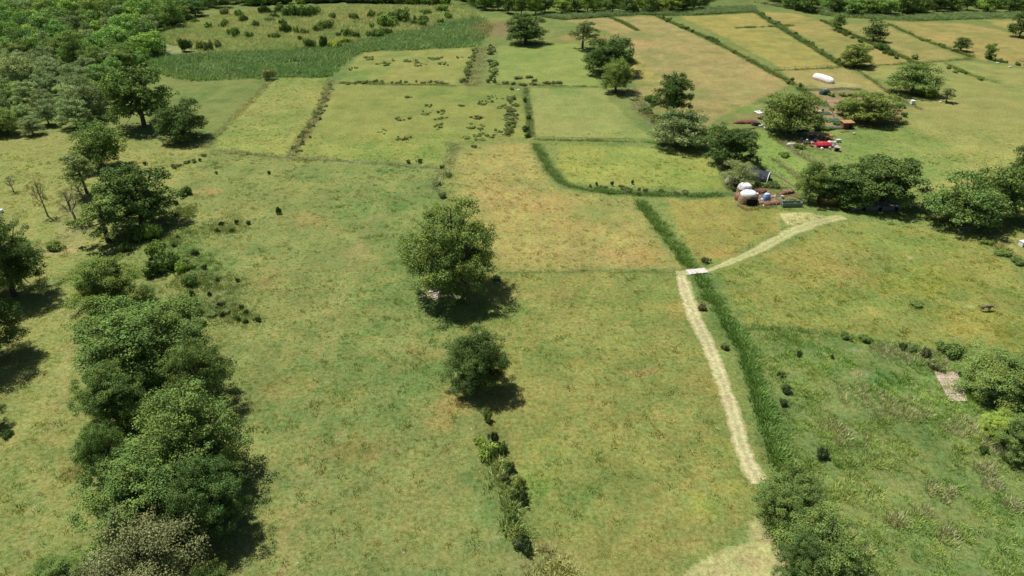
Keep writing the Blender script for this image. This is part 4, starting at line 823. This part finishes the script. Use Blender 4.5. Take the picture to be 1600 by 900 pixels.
def canopy(px, py, rz, L_, W_, H_, m, label, seed, sag=.25):
    t = empty('canopy', px, py, rz, label, 'canopy'); bm = bmesh.new(); N_ = 9; g_ = [[bm.verts.new((-L_ / 2 + L_ * i / (N_ - 1), -W_ / 2 + W_ * j / (N_ - 1), H_ - sag * math.sin(3.14 * i / (N_ - 1)) * math.sin(3.14 * j / (N_ - 1)) + .1 * math.sin(i * 2.1 + j + seed))) for j in range(N_)] for i in range(N_)]
    for i in range(N_ - 1):
        for j in range(N_ - 1): bm.faces.new((g_[i][j], g_[i + 1][j], g_[i + 1][j + 1], g_[i][j + 1]))
    jit(bm, .12, seed); r_ = bmesh.ops.extrude_face_region(bm, geom=bm.faces[:]); [v_.co.__setitem__(2, v_.co.z - .04) for v_ in r_['geom'] if isinstance(v_, bmesh.types.BMVert)]
    bmobj('sheet', bm, m, t)
    for i in (-1, 1):
        for j in (-1, 1): bm = bmesh.new(); addbox(bm, (i * L_ * .46, j * W_ * .46, H_ / 2), (.09, .09, H_), 0, random.uniform(-.05, .05)); bmobj('post', bm, MPOLE, t)
    return t
canopy(1270, 216, .1, 5.2, 2.6, 1.7, MPINK, 'pale pink sheet stretched on posts left of the red tent', 1); canopy(1291, 218, .5, 3.4, 2.0, 1.4, MORG, 'orange brown sheet hung behind the red tent', 2)
canopy(1187, 184, .3, 3.6, 2.6, 2.1, MW, 'white sheet roof left of the dome shaped tree', 3); canopy(1250, 212, .1, 4.4, 2.6, 1.6, MDKB, 'dark blue sheet in the shade of the dome shaped tree', 4)
def heap(px, py, rz, L_, W_, H_, m, label, seed, cat='heap', name='heap', mcap=None):
    t = empty(name, px, py, rz, label, cat); dome('mound', L_, W_, H_, m, t, seed, 0, .22)
    bm = bmesh.new(); r_ = random.Random(seed)
    for k in range(26): a = r_.random() * 6.28; q_ = r_.random() ** .5; addbox(bm, (math.cos(a) * q_ * L_ * .5, math.sin(a) * q_ * W_ * .5, H_ * (1 - q_ * q_) + .1), (r_.uniform(.5, 1.6), .07, .06), r_.random() * 3.1, r_.uniform(-.4, .4), r_.uniform(-.4, .4))
    bmobj('loose_sticks', bm, mcap or MWOOD, t); return t
heap(1165, 192, .1, 9, 2.8, .9, MBRN, 'reddish brown rubble heap left of the white sheet roof', 5); heap(1276, 222, .2, 2.6, 1.6, .7, MDARK, 'dark heap of junk between the pink sheet and the red tent', 6)
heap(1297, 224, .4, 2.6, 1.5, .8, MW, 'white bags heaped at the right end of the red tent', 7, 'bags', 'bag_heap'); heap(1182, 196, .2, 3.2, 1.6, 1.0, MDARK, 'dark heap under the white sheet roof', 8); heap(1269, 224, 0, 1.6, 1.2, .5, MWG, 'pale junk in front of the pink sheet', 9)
def crate(px, py, rz, d, m, label, mo=None, name='box', cat='box'):
    t = empty(name, px, py, rz, label, cat); bm = bmesh.new(); addbox(bm, (0, 0, d[2] / 2), d); bmobj('body', bm, m, t, .04); bm = bmesh.new(); addbox(bm, (0, 0, d[2] + .05), (d[0] + .12, d[1] + .12, .08)); bmobj('lid', bm, m, t)
    if mo: bm = bmesh.new(); addbox(bm, (.05, -d[1] / 2 - .03, d[2] * .45), (d[0] * .6, .06, d[2] * .65)); bmobj('opening', bm, mo, t)
    return t
crate(1309, 222, .1, (1.5, 1.0, .8), MWG, 'pale box standing alone right of the red tent'); crate(1307, 236, -.4, (1.6, 1.3, 1.2), MWOOD, 'small kennel with a dark opening below the red tent', MDARK, 'kennel', 'kennel')
crate(1302, 230, -.5, (2.6, 1.0, .5), MPINK, 'pinkish box between the red tent and the kennel'); crate(1425, 163, .1, (1.3, 1.2, 1.4), MW, 'white water tank beside the flat domed tree', None, 'water_tank', 'tank')
crate(1598, 384, .2, (1.6, 1.2, 1.1), MW, 'white box cut by the right edge in the dry field', MDARK); crate(1, 332, .2, (1.1, .8, .7), MW, 'white box at the left edge of the lawn')
crate(1334, 210, .3, (.7, .5, .4), MWG, 'tiny pale box right of the brown plank')

# tarpaulin camp
t = empty('covered_stack', 1162, 302, .3, 'upper of two white capped straw stacks in the tarpaulin camp', 'hay stack', 'white capped straw stacks'); dome('straw', 4.0, 3.6, 2.2, MSTR, t, 11, 0, .2); dome('sheet', 3.7, 3.4, 1.3, MW, t, 12, 1.5, .2)
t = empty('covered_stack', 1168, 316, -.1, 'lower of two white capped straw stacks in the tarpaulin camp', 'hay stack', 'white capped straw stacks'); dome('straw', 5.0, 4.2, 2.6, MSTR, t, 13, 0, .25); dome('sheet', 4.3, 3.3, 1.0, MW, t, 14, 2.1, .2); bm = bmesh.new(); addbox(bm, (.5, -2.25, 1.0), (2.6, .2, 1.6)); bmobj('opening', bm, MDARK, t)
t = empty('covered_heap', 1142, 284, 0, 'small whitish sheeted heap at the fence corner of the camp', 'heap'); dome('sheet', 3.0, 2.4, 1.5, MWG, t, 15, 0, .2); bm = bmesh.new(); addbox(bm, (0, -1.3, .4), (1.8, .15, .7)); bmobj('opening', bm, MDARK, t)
t = empty('covered_heap', 1197, 313, 0, 'small blue sheeted dome in the middle of the camp', 'heap'); dome('sheet', 2.1, 1.9, 1.5, MBLUE, t, 16, .2, .1); dome('cap_sheet', 1.5, 1.3, .45, simple('pale_blue_sheet', (.45, .52, .62), .5), t, 17, 1.55, .06); dome('base', 2.4, 2.2, .4, MBRN, t, 18, 0, .1)
hd, ln = heading((1168,272), (1188,268)); t = empty('hoop_tunnel', 1183, 279, -.5, 'dark sheeted hoop tunnel with a white rim behind the silvery tree', 'tunnel')
bm = bmesh.new(); A = []
for k in range(8): A.append([bm.verts.new((-3.0 + 6.0 * k / 7, 2.1 * math.cos(a), 2.6 * math.sin(a) * (1 - .16 * abs(k - 3.5) / 3.5))) for a in [math.pi * i / 12 for i in range(13)]])
for k in range(7):
    for i in range(12): bm.faces.new((A[k][i], A[k + 1][i], A[k + 1][i + 1], A[k][i + 1]))
bm.faces.new(A[0]); bm.faces.new(A[-1][::-1]); jit(bm, .08, 6); bmobj('sheet', bm, MDKB, t)
for k, x in enumerate((-3.02, 3.02)):
    v_, f_ = tube([(x, 2.16 * math.cos(a), 2.66 * math.sin(a) * (1 - .16 * abs(x) / 3)) for a in [math.pi * i / 14 for i in range(15)]], [.12] * 15, 5); link('hoop', mesh_np('hoop', np.array([tuple(x_) for x_ in v_]), np.array(f_), MW), t)
def rail_fence(pts_, h, label, mp, mr, step=1.6, rails=2, seed=0, lean=.12, name='fence'):
    q_ = resample(GP(pts_), .2); r_ = random.Random(seed); X0, Y0 = q_[0]; e = bpy.data.objects.new(name, None); C.objects.link(e); e.location = (X0, Y0, 0); tag(e, label, 'fence')
    st = max(1, int(step / .2)); P = [q_[i] - q_[0] for i in range(0, len(q_), st)]
    for p in P:
        hh = h * r_.uniform(.8, 1.25); bm = bmesh.new(); addbox(bm, (p[0], p[1], hh / 2), (.1, .1, hh), 0, r_.gauss(0, lean), r_.gauss(0, lean)); bmobj('post', bm, mp, e)
    for a, b in zip(P[:-1], P[1:]):
        for k in range(rails):
            d = b - a; L_ = math.hypot(*d); z = h * (k + .7) / rails * .9 + r_.gauss(0, .04); bm = bmesh.new(); addbox(bm, ((a[0] + b[0]) / 2, (a[1] + b[1]) / 2, z), (L_ * 1.04, .06, .12), math.atan2(d[1], d[0]), 0, r_.gauss(0, .04)); bmobj('rail', bm, mr, e)
    return e
rail_fence([(1128,273),(1138,285),(1148,301)], 1.2, 'red brown board fence along the left side of the tarpaulin camp', MPOLE, MBRN, 1.3, 3, 1); rail_fence([(1196,268),(1222,280),(1240,292)], 1.1, 'crooked pole fence running from the hoop tunnel to the tree group', MPOLE, MWOOD, 1.4, 2, 2, .25)
rail_fence([(1178,292),(1200,296),(1222,296),(1240,298)], 1.0, 'pole fence behind the blue sheeted dome', MPOLE, MBRN, 1.5, 2, 3, .2); rail_fence([(1152,322),(1166,330),(1186,326),(1216,324)], .8, 'low pole fence in front of the white capped stacks', MPOLE, MBRN, 1.1, 2, 4, .15)
rail_fence([(1220,322),(1226,317),(1244,315)], 1.1, 'pale pole fence beside the green grey trough', MPOLE, MPOLE, 1.2, 2, 5, .3); rail_fence([(1392,196),(1404,196),(1420,194)], 1.3, 'brown board fence at the right end of the garden', MBRN, MBRN, .8, 3, 6, .05)
rail_fence([(1258,142),(1290,142),(1318,140),(1348,142)], 1.0, 'brush fence between the white stack and the garden', MWOOD, MBRN, 1.0, 3, 7, .2); rail_fence([(1340,200),(1360,198),(1384,194)], .8, 'low brown fence under the dense dome tree', MBRN, MBRN, 1.6, 2, 8, .1)
rail_fence([(1110,208),(1150,206),(1182,202)], .6, 'dark low fence along the rubble heap', MBRN, MDARK, 2.0, 2, 9, .05); rail_fence([(1330,205),(1350,201),(1368,197)], .5, 'thin pole fence right of the brown plank', MWOOD, MWOOD, 2.5, 1, 10, .05)
rail_fence([(1290,160),(1300,176),(1304,190)], .9, 'brush fence between the two garden halves', MWOOD, MBRN, .9, 2, 11, .2)
for a in ((1208, 318, .2, 5.5, 2.2, .6, MBRN, 'brown brush heap right of the blue sheeted dome', 21), (1152, 308, 1.2, 5.0, 1.6, .9, MBRN, 'brown brush heap left of the white capped stacks', 22), (1185, 300, .1, 5.0, 2.4, .8, MBRN, 'brown brush heap behind the blue sheeted dome', 23), (1186, 318, .1, 3.6, 1.6, .6, MSTR, 'straw coloured heap between the lower stack and the blue dome', 24), (1230, 302, .4, 4.5, 1.6, .8, MBRN, 'brown branch heap beside the tree group', 25),
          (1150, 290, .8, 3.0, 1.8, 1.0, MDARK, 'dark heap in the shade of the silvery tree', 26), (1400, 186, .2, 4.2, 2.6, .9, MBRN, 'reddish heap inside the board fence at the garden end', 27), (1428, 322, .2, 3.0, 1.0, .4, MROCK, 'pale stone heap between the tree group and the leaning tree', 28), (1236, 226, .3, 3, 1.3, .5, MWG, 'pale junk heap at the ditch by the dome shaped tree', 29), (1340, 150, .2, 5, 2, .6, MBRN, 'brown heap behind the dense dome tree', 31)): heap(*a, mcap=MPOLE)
for px, wd, lb in ((1341, 4.6, 'left one of three low grey sheds in the shade of the tree group'), (1367, 4.2, 'middle one of three low grey sheds in the shade of the tree group'), (1392, 4.0, 'right one of three low grey sheds in the shade of the tree group')): shed(px, 326, 0, wd, 2.2, 1.1, MGREY, MGREY, lb)
t = empty('shed', 1292, 318, 0, 'brown roofed shed hidden under the left trees of the group', 'shed'); bm = bmesh.new(); addbox(bm, (0, 0, .9), (4, 3, 1.8)); bmobj('wall', bm, MBRN, t); bm = bmesh.new(); addbox(bm, (0, 0, 2), (4.6, 3.6, .15), 0, .12); bmobj('roof', bm, MORG, t)
# garden beds
def bed(px, py, L_, W_, rz, m, label, name='garden_bed', rows=4, hh=.25):
    t = empty(name, px, py, rz, label, 'garden bed'); dome('soil', L_, W_, .16, MSOIL, t, px % 7, 0, .08)
    if m:
        for k in range(rows):
            bm = bmesh.new(); r_ = random.Random(k + int(px))
            for i in range(int(L_ / .5)): bmesh.ops.create_icosphere(bm, subdivisions=1, radius=r_.uniform(.18, .34), matrix=__import__('mathutils').Matrix.Translation((-L_ * .42 + i * .44, -W_ * .36 + k * W_ * .72 / (rows - 1), hh)))
            jit(bm, .12, k, 3); bmobj('crop_row', bm, m, t)
bed(1277, 194, 6, 3.6, .1, None, 'bare orange brown bed in the lower garden'); bed(1300, 189, 6, 4, .1, MCROP, 'bed of blue green crop rows in the lower garden', rows=6, hh=.3); bed(1288, 178, 5, 3.6, .1, MCROP, 'small planted bed in the upper garden', rows=4); bed(1304, 158, 7, 4, .1, None, 'bare brown bed in the upper garden'); bed(1274, 180, 3, 2.5, .1, None, 'bare bed beside the dome shaped tree'); bed(1270, 150, 5, 3.5, .1, None, 'bare bed below the brush fence')
for px, py, wd, h, c, lb in [(1262,150,12,1.2,'dark','dark bush at the left of the brush fence'),(1300,150,14,1.3,'mid','bush below the brush fence in the garden'),(1316,150,16,1.4,'olive','olive bush below the brush fence in the garden'),(1274,202,22,1.1,'dark','dark hedge bush below the bare orange bed'),(1292,202,22,1.1,'dark','dark hedge bush below the crop rows'),(1310,196,20,1.3,'dark','dark hedge bush below the small bright tree'),(1404,168,20,1.4,'dark','dark bush above the board fence at the garden end'),(1384,165,20,1.3,'mid','green bush right of the dense dome tree'),(1412,182,12,1.8,'dark','dark bush at the corner of the board fence'),(1330,150,12,1.2,'mid','green bush at the brush fence end'),(1248,232,16,1.6,'olive','weedy bush left of the pink sheet'),(1240,318,16,1.2,'mid','green bush above the green grey trough'),(1188,282,14,1.6,'mid','green bush in front of the hoop tunnel'),(1184,290,16,1.6,'dark','dark bush below the hoop tunnel'),(1205,292,26,1.2,'dark','dark bushes beside the crooked pole fence'),(1298,172,12,1.0,'mid','green bush between the garden beds')]: B(px, py, wd, h, c, lb)

# bridge, slabs, stones
hd, ln = heading((1076,426), (1103,423)); t = empty('slab_bridge', 1089, 425, hd, 'pale concrete slab bridge crossing the reed ditch', 'bridge')
for k in range(5): bm = bmesh.new(); addbox(bm, (-1.75 + .88 * k, 0, .16), (.84, 2.0 + .12 * math.sin(k * 2.3), .2)); jit(bm, .03, k); bmobj('slab', bm, simple('white_concrete', (.52, .47, .42), .9, .2, 2.2, .5) if k == 0 else bpy.data.materials['white_concrete'], t, .02)
for s in (-1, 1): bm = bmesh.new(); addbox(bm, (s * 2.05, 0, .03), (.3, 2.3, .12)); bmobj('bearing', bm, MWG, t)
t = empty('concrete_pad', 1486, 606, 0, 'pale cracked concrete pad left of the round dense tree', 'concrete pad'); c0 = np.array(G(1486, 606)); PADP = GP([(1459,582),(1496,582),(1502,600),(1512,628),(1484,628),(1471,604)]) - c0
gxs = np.linspace(PADP[:, 0].min(), PADP[:, 0].max(), 4); gys = np.linspace(PADP[:, 1].min(), PADP[:, 1].max(), 5)
for i in range(3):
    for j in range(4):
        cx_, cy_ = (gxs[i] + gxs[i + 1]) / 2, (gys[j] + gys[j + 1]) / 2; pc = [(gxs[i] + .03, gys[j] + .03), (gxs[i + 1] - .03, gys[j] + .03), (gxs[i + 1] - .03, gys[j + 1] - .03), (gxs[i] + .03, gys[j + 1] - .03)]
        poly = []       # clip the cell to the pad outline
        P_ = [tuple(p) for p in pc]; Q = [tuple(p) for p in PADP]
        ar = sum(Q[k][0] * Q[(k + 1) % len(Q)][1] - Q[(k + 1) % len(Q)][0] * Q[k][1] for k in range(len(Q)))
        if ar < 0: Q = Q[::-1]
        for k in range(len(Q)):
            a, b = Q[k], Q[(k + 1) % len(Q)]; out = []
            for m_ in range(len(P_)):
                p, q_ = P_[m_], P_[(m_ + 1) % len(P_)]; sp_ = (b[0] - a[0]) * (p[1] - a[1]) - (b[1] - a[1]) * (p[0] - a[0]); sq_ = (b[0] - a[0]) * (q_[1] - a[1]) - (b[1] - a[1]) * (q_[0] - a[0])
                if sp_ >= 0: out.append(p)
                if sp_ * sq_ < 0: f = sp_ / (sp_ - sq_); out.append((p[0] + (q_[0] - p[0]) * f, p[1] + (q_[1] - p[1]) * f))
            P_ = out
            if len(P_) < 3: break
        if len(P_) < 3: continue
        bm = bmesh.new(); zt = .12 + .02 * ((i * 3 + j * 5) % 4); tp = [bm.verts.new((x, y, zt)) for x, y in P_]; bt = [bm.verts.new((x, y, -.02)) for x, y in P_]; bm.faces.new(tp)
        for k in range(len(tp)): bm.faces.new((tp[k], bt[k], bt[(k + 1) % len(bt)], tp[(k + 1) % len(tp)]))
        bmobj('slab', bm, MPAD, t)
ST = 'pale stones under the big isolated tree'; SM = []
for k in range(4):
    bm = bmesh.new(); bmesh.ops.create_icosphere(bm, subdivisions=2, radius=.5); jit(bm, .22, k * 3, 1.6)
    for v_ in bm.verts: v_.co.z = v_.co.z * .62 + .18
    me = bpy.data.meshes.new('stone'); bm.to_mesh(me); bm.free(); me.materials.append(MROCK); SM.append(me)
def stone(px, py, s, label, group=None):
    o = link('stone', random.choice(SM)); X, Y = G(px, py); o.location = (X, Y, 0); o.rotation_euler = (0, 0, random.random() * 6.28); o.scale = (s, s * random.uniform(.6, 1.1), s * random.uniform(.5, .9)); return tag(o, label, 'stone', group)
for k in range(26): stone(668 + 42 * random.random(), 452 + 14 * random.random(), random.uniform(.5, 1.3), 'pale stone lying at the foot of the big isolated tree', ST)
for px, py, s, lb in [(1428,320,1.2,'white stone between the tree group and the leaning tree'),(1500,364,1.0,'white stone below the leaning tree'),(810,141,1.6,'flat pale stone at the top of the short hedge'),(1559,99,1.8,'long pale stone on the weedy wall at the right edge'),(1578,105,2.0,'larger pale stone on the weedy wall at the right edge'),(1174,97,1.5,'pale stone on the bank right of the long brown field'),(1452,566,.7,'white stone beside the brown dry bush'),(1447,566,.5,'small white stone beside the brown dry bush'),(631,864,.35,'white stone in the near meadow, bottom centre'),(465,880,.25,'tiny white stone in the near meadow, bottom'),(450,532,.25,'tiny white stone in the near meadow below the dark bushes'),(737,671,.4,'pale stone left of the central hedge'),(516,143,1.2,'white stone at the top of the dry bank'),(1469,160,1.6,'pale flat stone beside the thin pale tree'),(1196,190,1.0,'white stone by the white sheet roof'),(1230,202,1.0,'white stone in front of the dome shaped tree')]: stone(px, py, s, lb)
def log(px, py, rz, L_, r_, m, label, cat='log'):
    t = empty('log', px, py, rz, label, cat); n = 8; pts_ = [(-L_ / 2 + L_ * k / n, .12 * L_ * math.sin(k * .7) * .4, r_ + .05 * L_ * math.sin(k * .5)) for k in range(n + 1)]; v_, f_ = tube(pts_, [r_ * (1 - .6 * k / n) for k in range(n + 1)], 7); link('stem', mesh_np('stem', np.array([tuple(x) for x in v_]), np.array(f_), m, smooth=True), t)
    for k in (3, 5, 6): a = (k % 2 * 2 - 1); v_, f_ = tube([pts_[k], (pts_[k][0] + .14 * L_, pts_[k][1] + a * .13 * L_, pts_[k][2] + .1), (pts_[k][0] + .25 * L_, pts_[k][1] + a * .18 * L_, pts_[k][2] + .3)], [r_ * .4, r_ * .25, r_ * .1], 5); link('branch', mesh_np('branch', np.array([tuple(x) for x in v_]), np.array(f_), m), t)
log(1028, 336, .3, 3.0, .1, M_PALEBARK, 'pale dead branch lying on the reeds of the ditch', 'branch'); log(790, 752, -1.0, 1.8, .05, M_PALEBARK, 'white dead stick in the central hedge', 'branch'); log(1512, 358, .1, 4.5, .22, M_PALEBARK, 'pale log below the leaning tree'); log(1472, 338, -.6, 3.0, .18, MWOOD, 'grey log left of the leaning tree'); log(1275, 162, .8, 2.4, .1, M_PALEBARK, 'pale branch in the upper garden', 'branch'); log(225, 873, -.5, 2.0, .05, M_PALEBARK, 'dead white branch at the bottom of the grove', 'branch'); log(1150, 166, -.8, 4.0, .12, M_PALEBARK, 'thin pale branch above the rubble heap', 'branch')

# grazing donkey-like animal in the flowery field: one continuous body grown from a skeleton
def animal(px, py, rz, label):
    e = empty('cow', px, py, rz, label, 'cow')
    J = [((0,0,.98),.30),((.45,0,1.0),.30),((.75,0,1.02),.26),((1.0,0,.98),.17),((1.2,0,.86),.13),((1.38,0,.72),.125),((1.58,0,.56),.075),((-.45,0,1.0),.29),((-.72,0,1.04),.22),((-.86,0,.98),.06),((-.93,0,.7),.035),((-.95,0,.45),.03)]
    E = [(0,1),(1,2),(2,3),(3,4),(4,5),(5,6),(0,7),(7,8),(8,9),(9,10),(10,11)]
    for s in (-1, 1):
        b = len(J); J += [((.62, s*.16,.68),.12),((.62+.03*s, s*.17,.38),.062),((.60+.03*s, s*.17,.08),.05),((.65+.03*s, s*.17,.02),.055)]; E += [(2,b),(b,b+1),(b+1,b+2),(b+2,b+3)]
        b = len(J); J += [((-.66, s*.17,.72),.15),((-.62, s*.18,.5),.08),((-.78+.04*s, s*.18,.34),.058),((-.74+.04*s, s*.18,.08),.045),((-.69+.04*s, s*.18,.02),.055)]; E += [(8,b),(b,b+1),(b+1,b+2),(b+2,b+3),(b+3,b+4)]
        b = len(J); J += [((1.26, s*.19,.86),.04),((1.22, s*.3,.84),.02)]; E += [(5,b),(b,b+1)]
    me = bpy.data.meshes.new('body'); me.from_pydata([j[0] for j in J], E, []); o = link('body', me, e); me.materials.append(MCOW)
    md = o.modifiers.new('skin', 'SKIN'); sv = me.skin_vertices[0].data
    for k, j in enumerate(J): sv[k].radius = (j[1], j[1])
    sv[0].use_root = True; o.modifiers.new('smooth', 'SUBSURF').levels = 1; o.modifiers['smooth'].render_levels = 2
    for s in (-1, 1): v_, f_ = tube([(1.3, s*.1, .88), (1.28, s*.2, .97), (1.34, s*.24, 1.08)], [.03, .024, .008], 6); link('horn', mesh_np('horn', np.array([tuple(x) for x in v_]), np.array(f_), MHORN), e)
    e.scale = (1.1, 1.1, 1.1); return e

animal(1539, 486, .1, 'grey brown cow grazing with lowered head in the flowery field')
rail_fence([(1208,109),(1262,107),(1318,104)], 1.3, 'thin wire and post fence behind the hay field', MPOLE, MPOLE, 5, 1, 31, .06); rail_fence([(836,217),(920,219),(1008,221)], 1.2, 'thin post fence below the smooth pale green field', MPOLE, MPOLE, 6, 1, 32, .08)
# scattered things of the two camps
rj = random.Random(9)
JK = [(MWG, 'pale'), (MBRN, 'brown'), (MPOLE, 'straw coloured'), (MBLUE, 'blue'), (MW, 'white'), (MGREY, 'grey'), (MRED, 'red')]
for cx0, cy0, rx, ry, n, where in ((1190,312,34,9,30,'on the brown ground of the tarpaulin camp'), (1150,284,14,8,12,'in the shade of the silvery tree'), (1278,226,30,8,24,'around the red tent'), (1196,194,24,6,14,'under the left side of the dome shaped tree'), (1290,178,26,16,14,'among the garden beds')):
    for k in range(n):
        m_, cn = JK[rj.randrange(len(JK) - (2 if 'garden' in where else 0))]; px = cx0 + rj.uniform(-1, 1) * rx; py = cy0 + rj.uniform(-1, 1) * ry; kind = rj.randrange(3); lab = ''
        X, Y = G(px, py); bm = bmesh.new()
        if kind == 0: addbox(bm, (0, 0, .06), (rj.uniform(1.2, 2.6), rj.uniform(.15, .3), .07)); nm, ct = 'plank', 'plank'
        elif kind == 1: bmesh.ops.create_cone(bm, cap_ends=True, segments=10, radius1=.32, radius2=.36, depth=.8, matrix=__import__('mathutils').Matrix.Translation((0, 0, .4))); nm, ct = 'drum', 'drum'
        else: addbox(bm, (0, 0, .25), (rj.uniform(.5, 1.1), rj.uniform(.4, .8), .5)); jit(bm, .05, k); nm, ct = 'crate', 'crate'
        o = bmobj(nm, bm, m_, None, .02); o.location = (X, Y, 0); o.rotation_euler = (0, 0, rj.random() * 3.1); tag(o, 'small %s %s lying %s' % (cn, nm, where) if kind != 1 else 'small %s drum standing %s' % (cn, where), ct, '%s %ss %s' % (cn, nm, where))
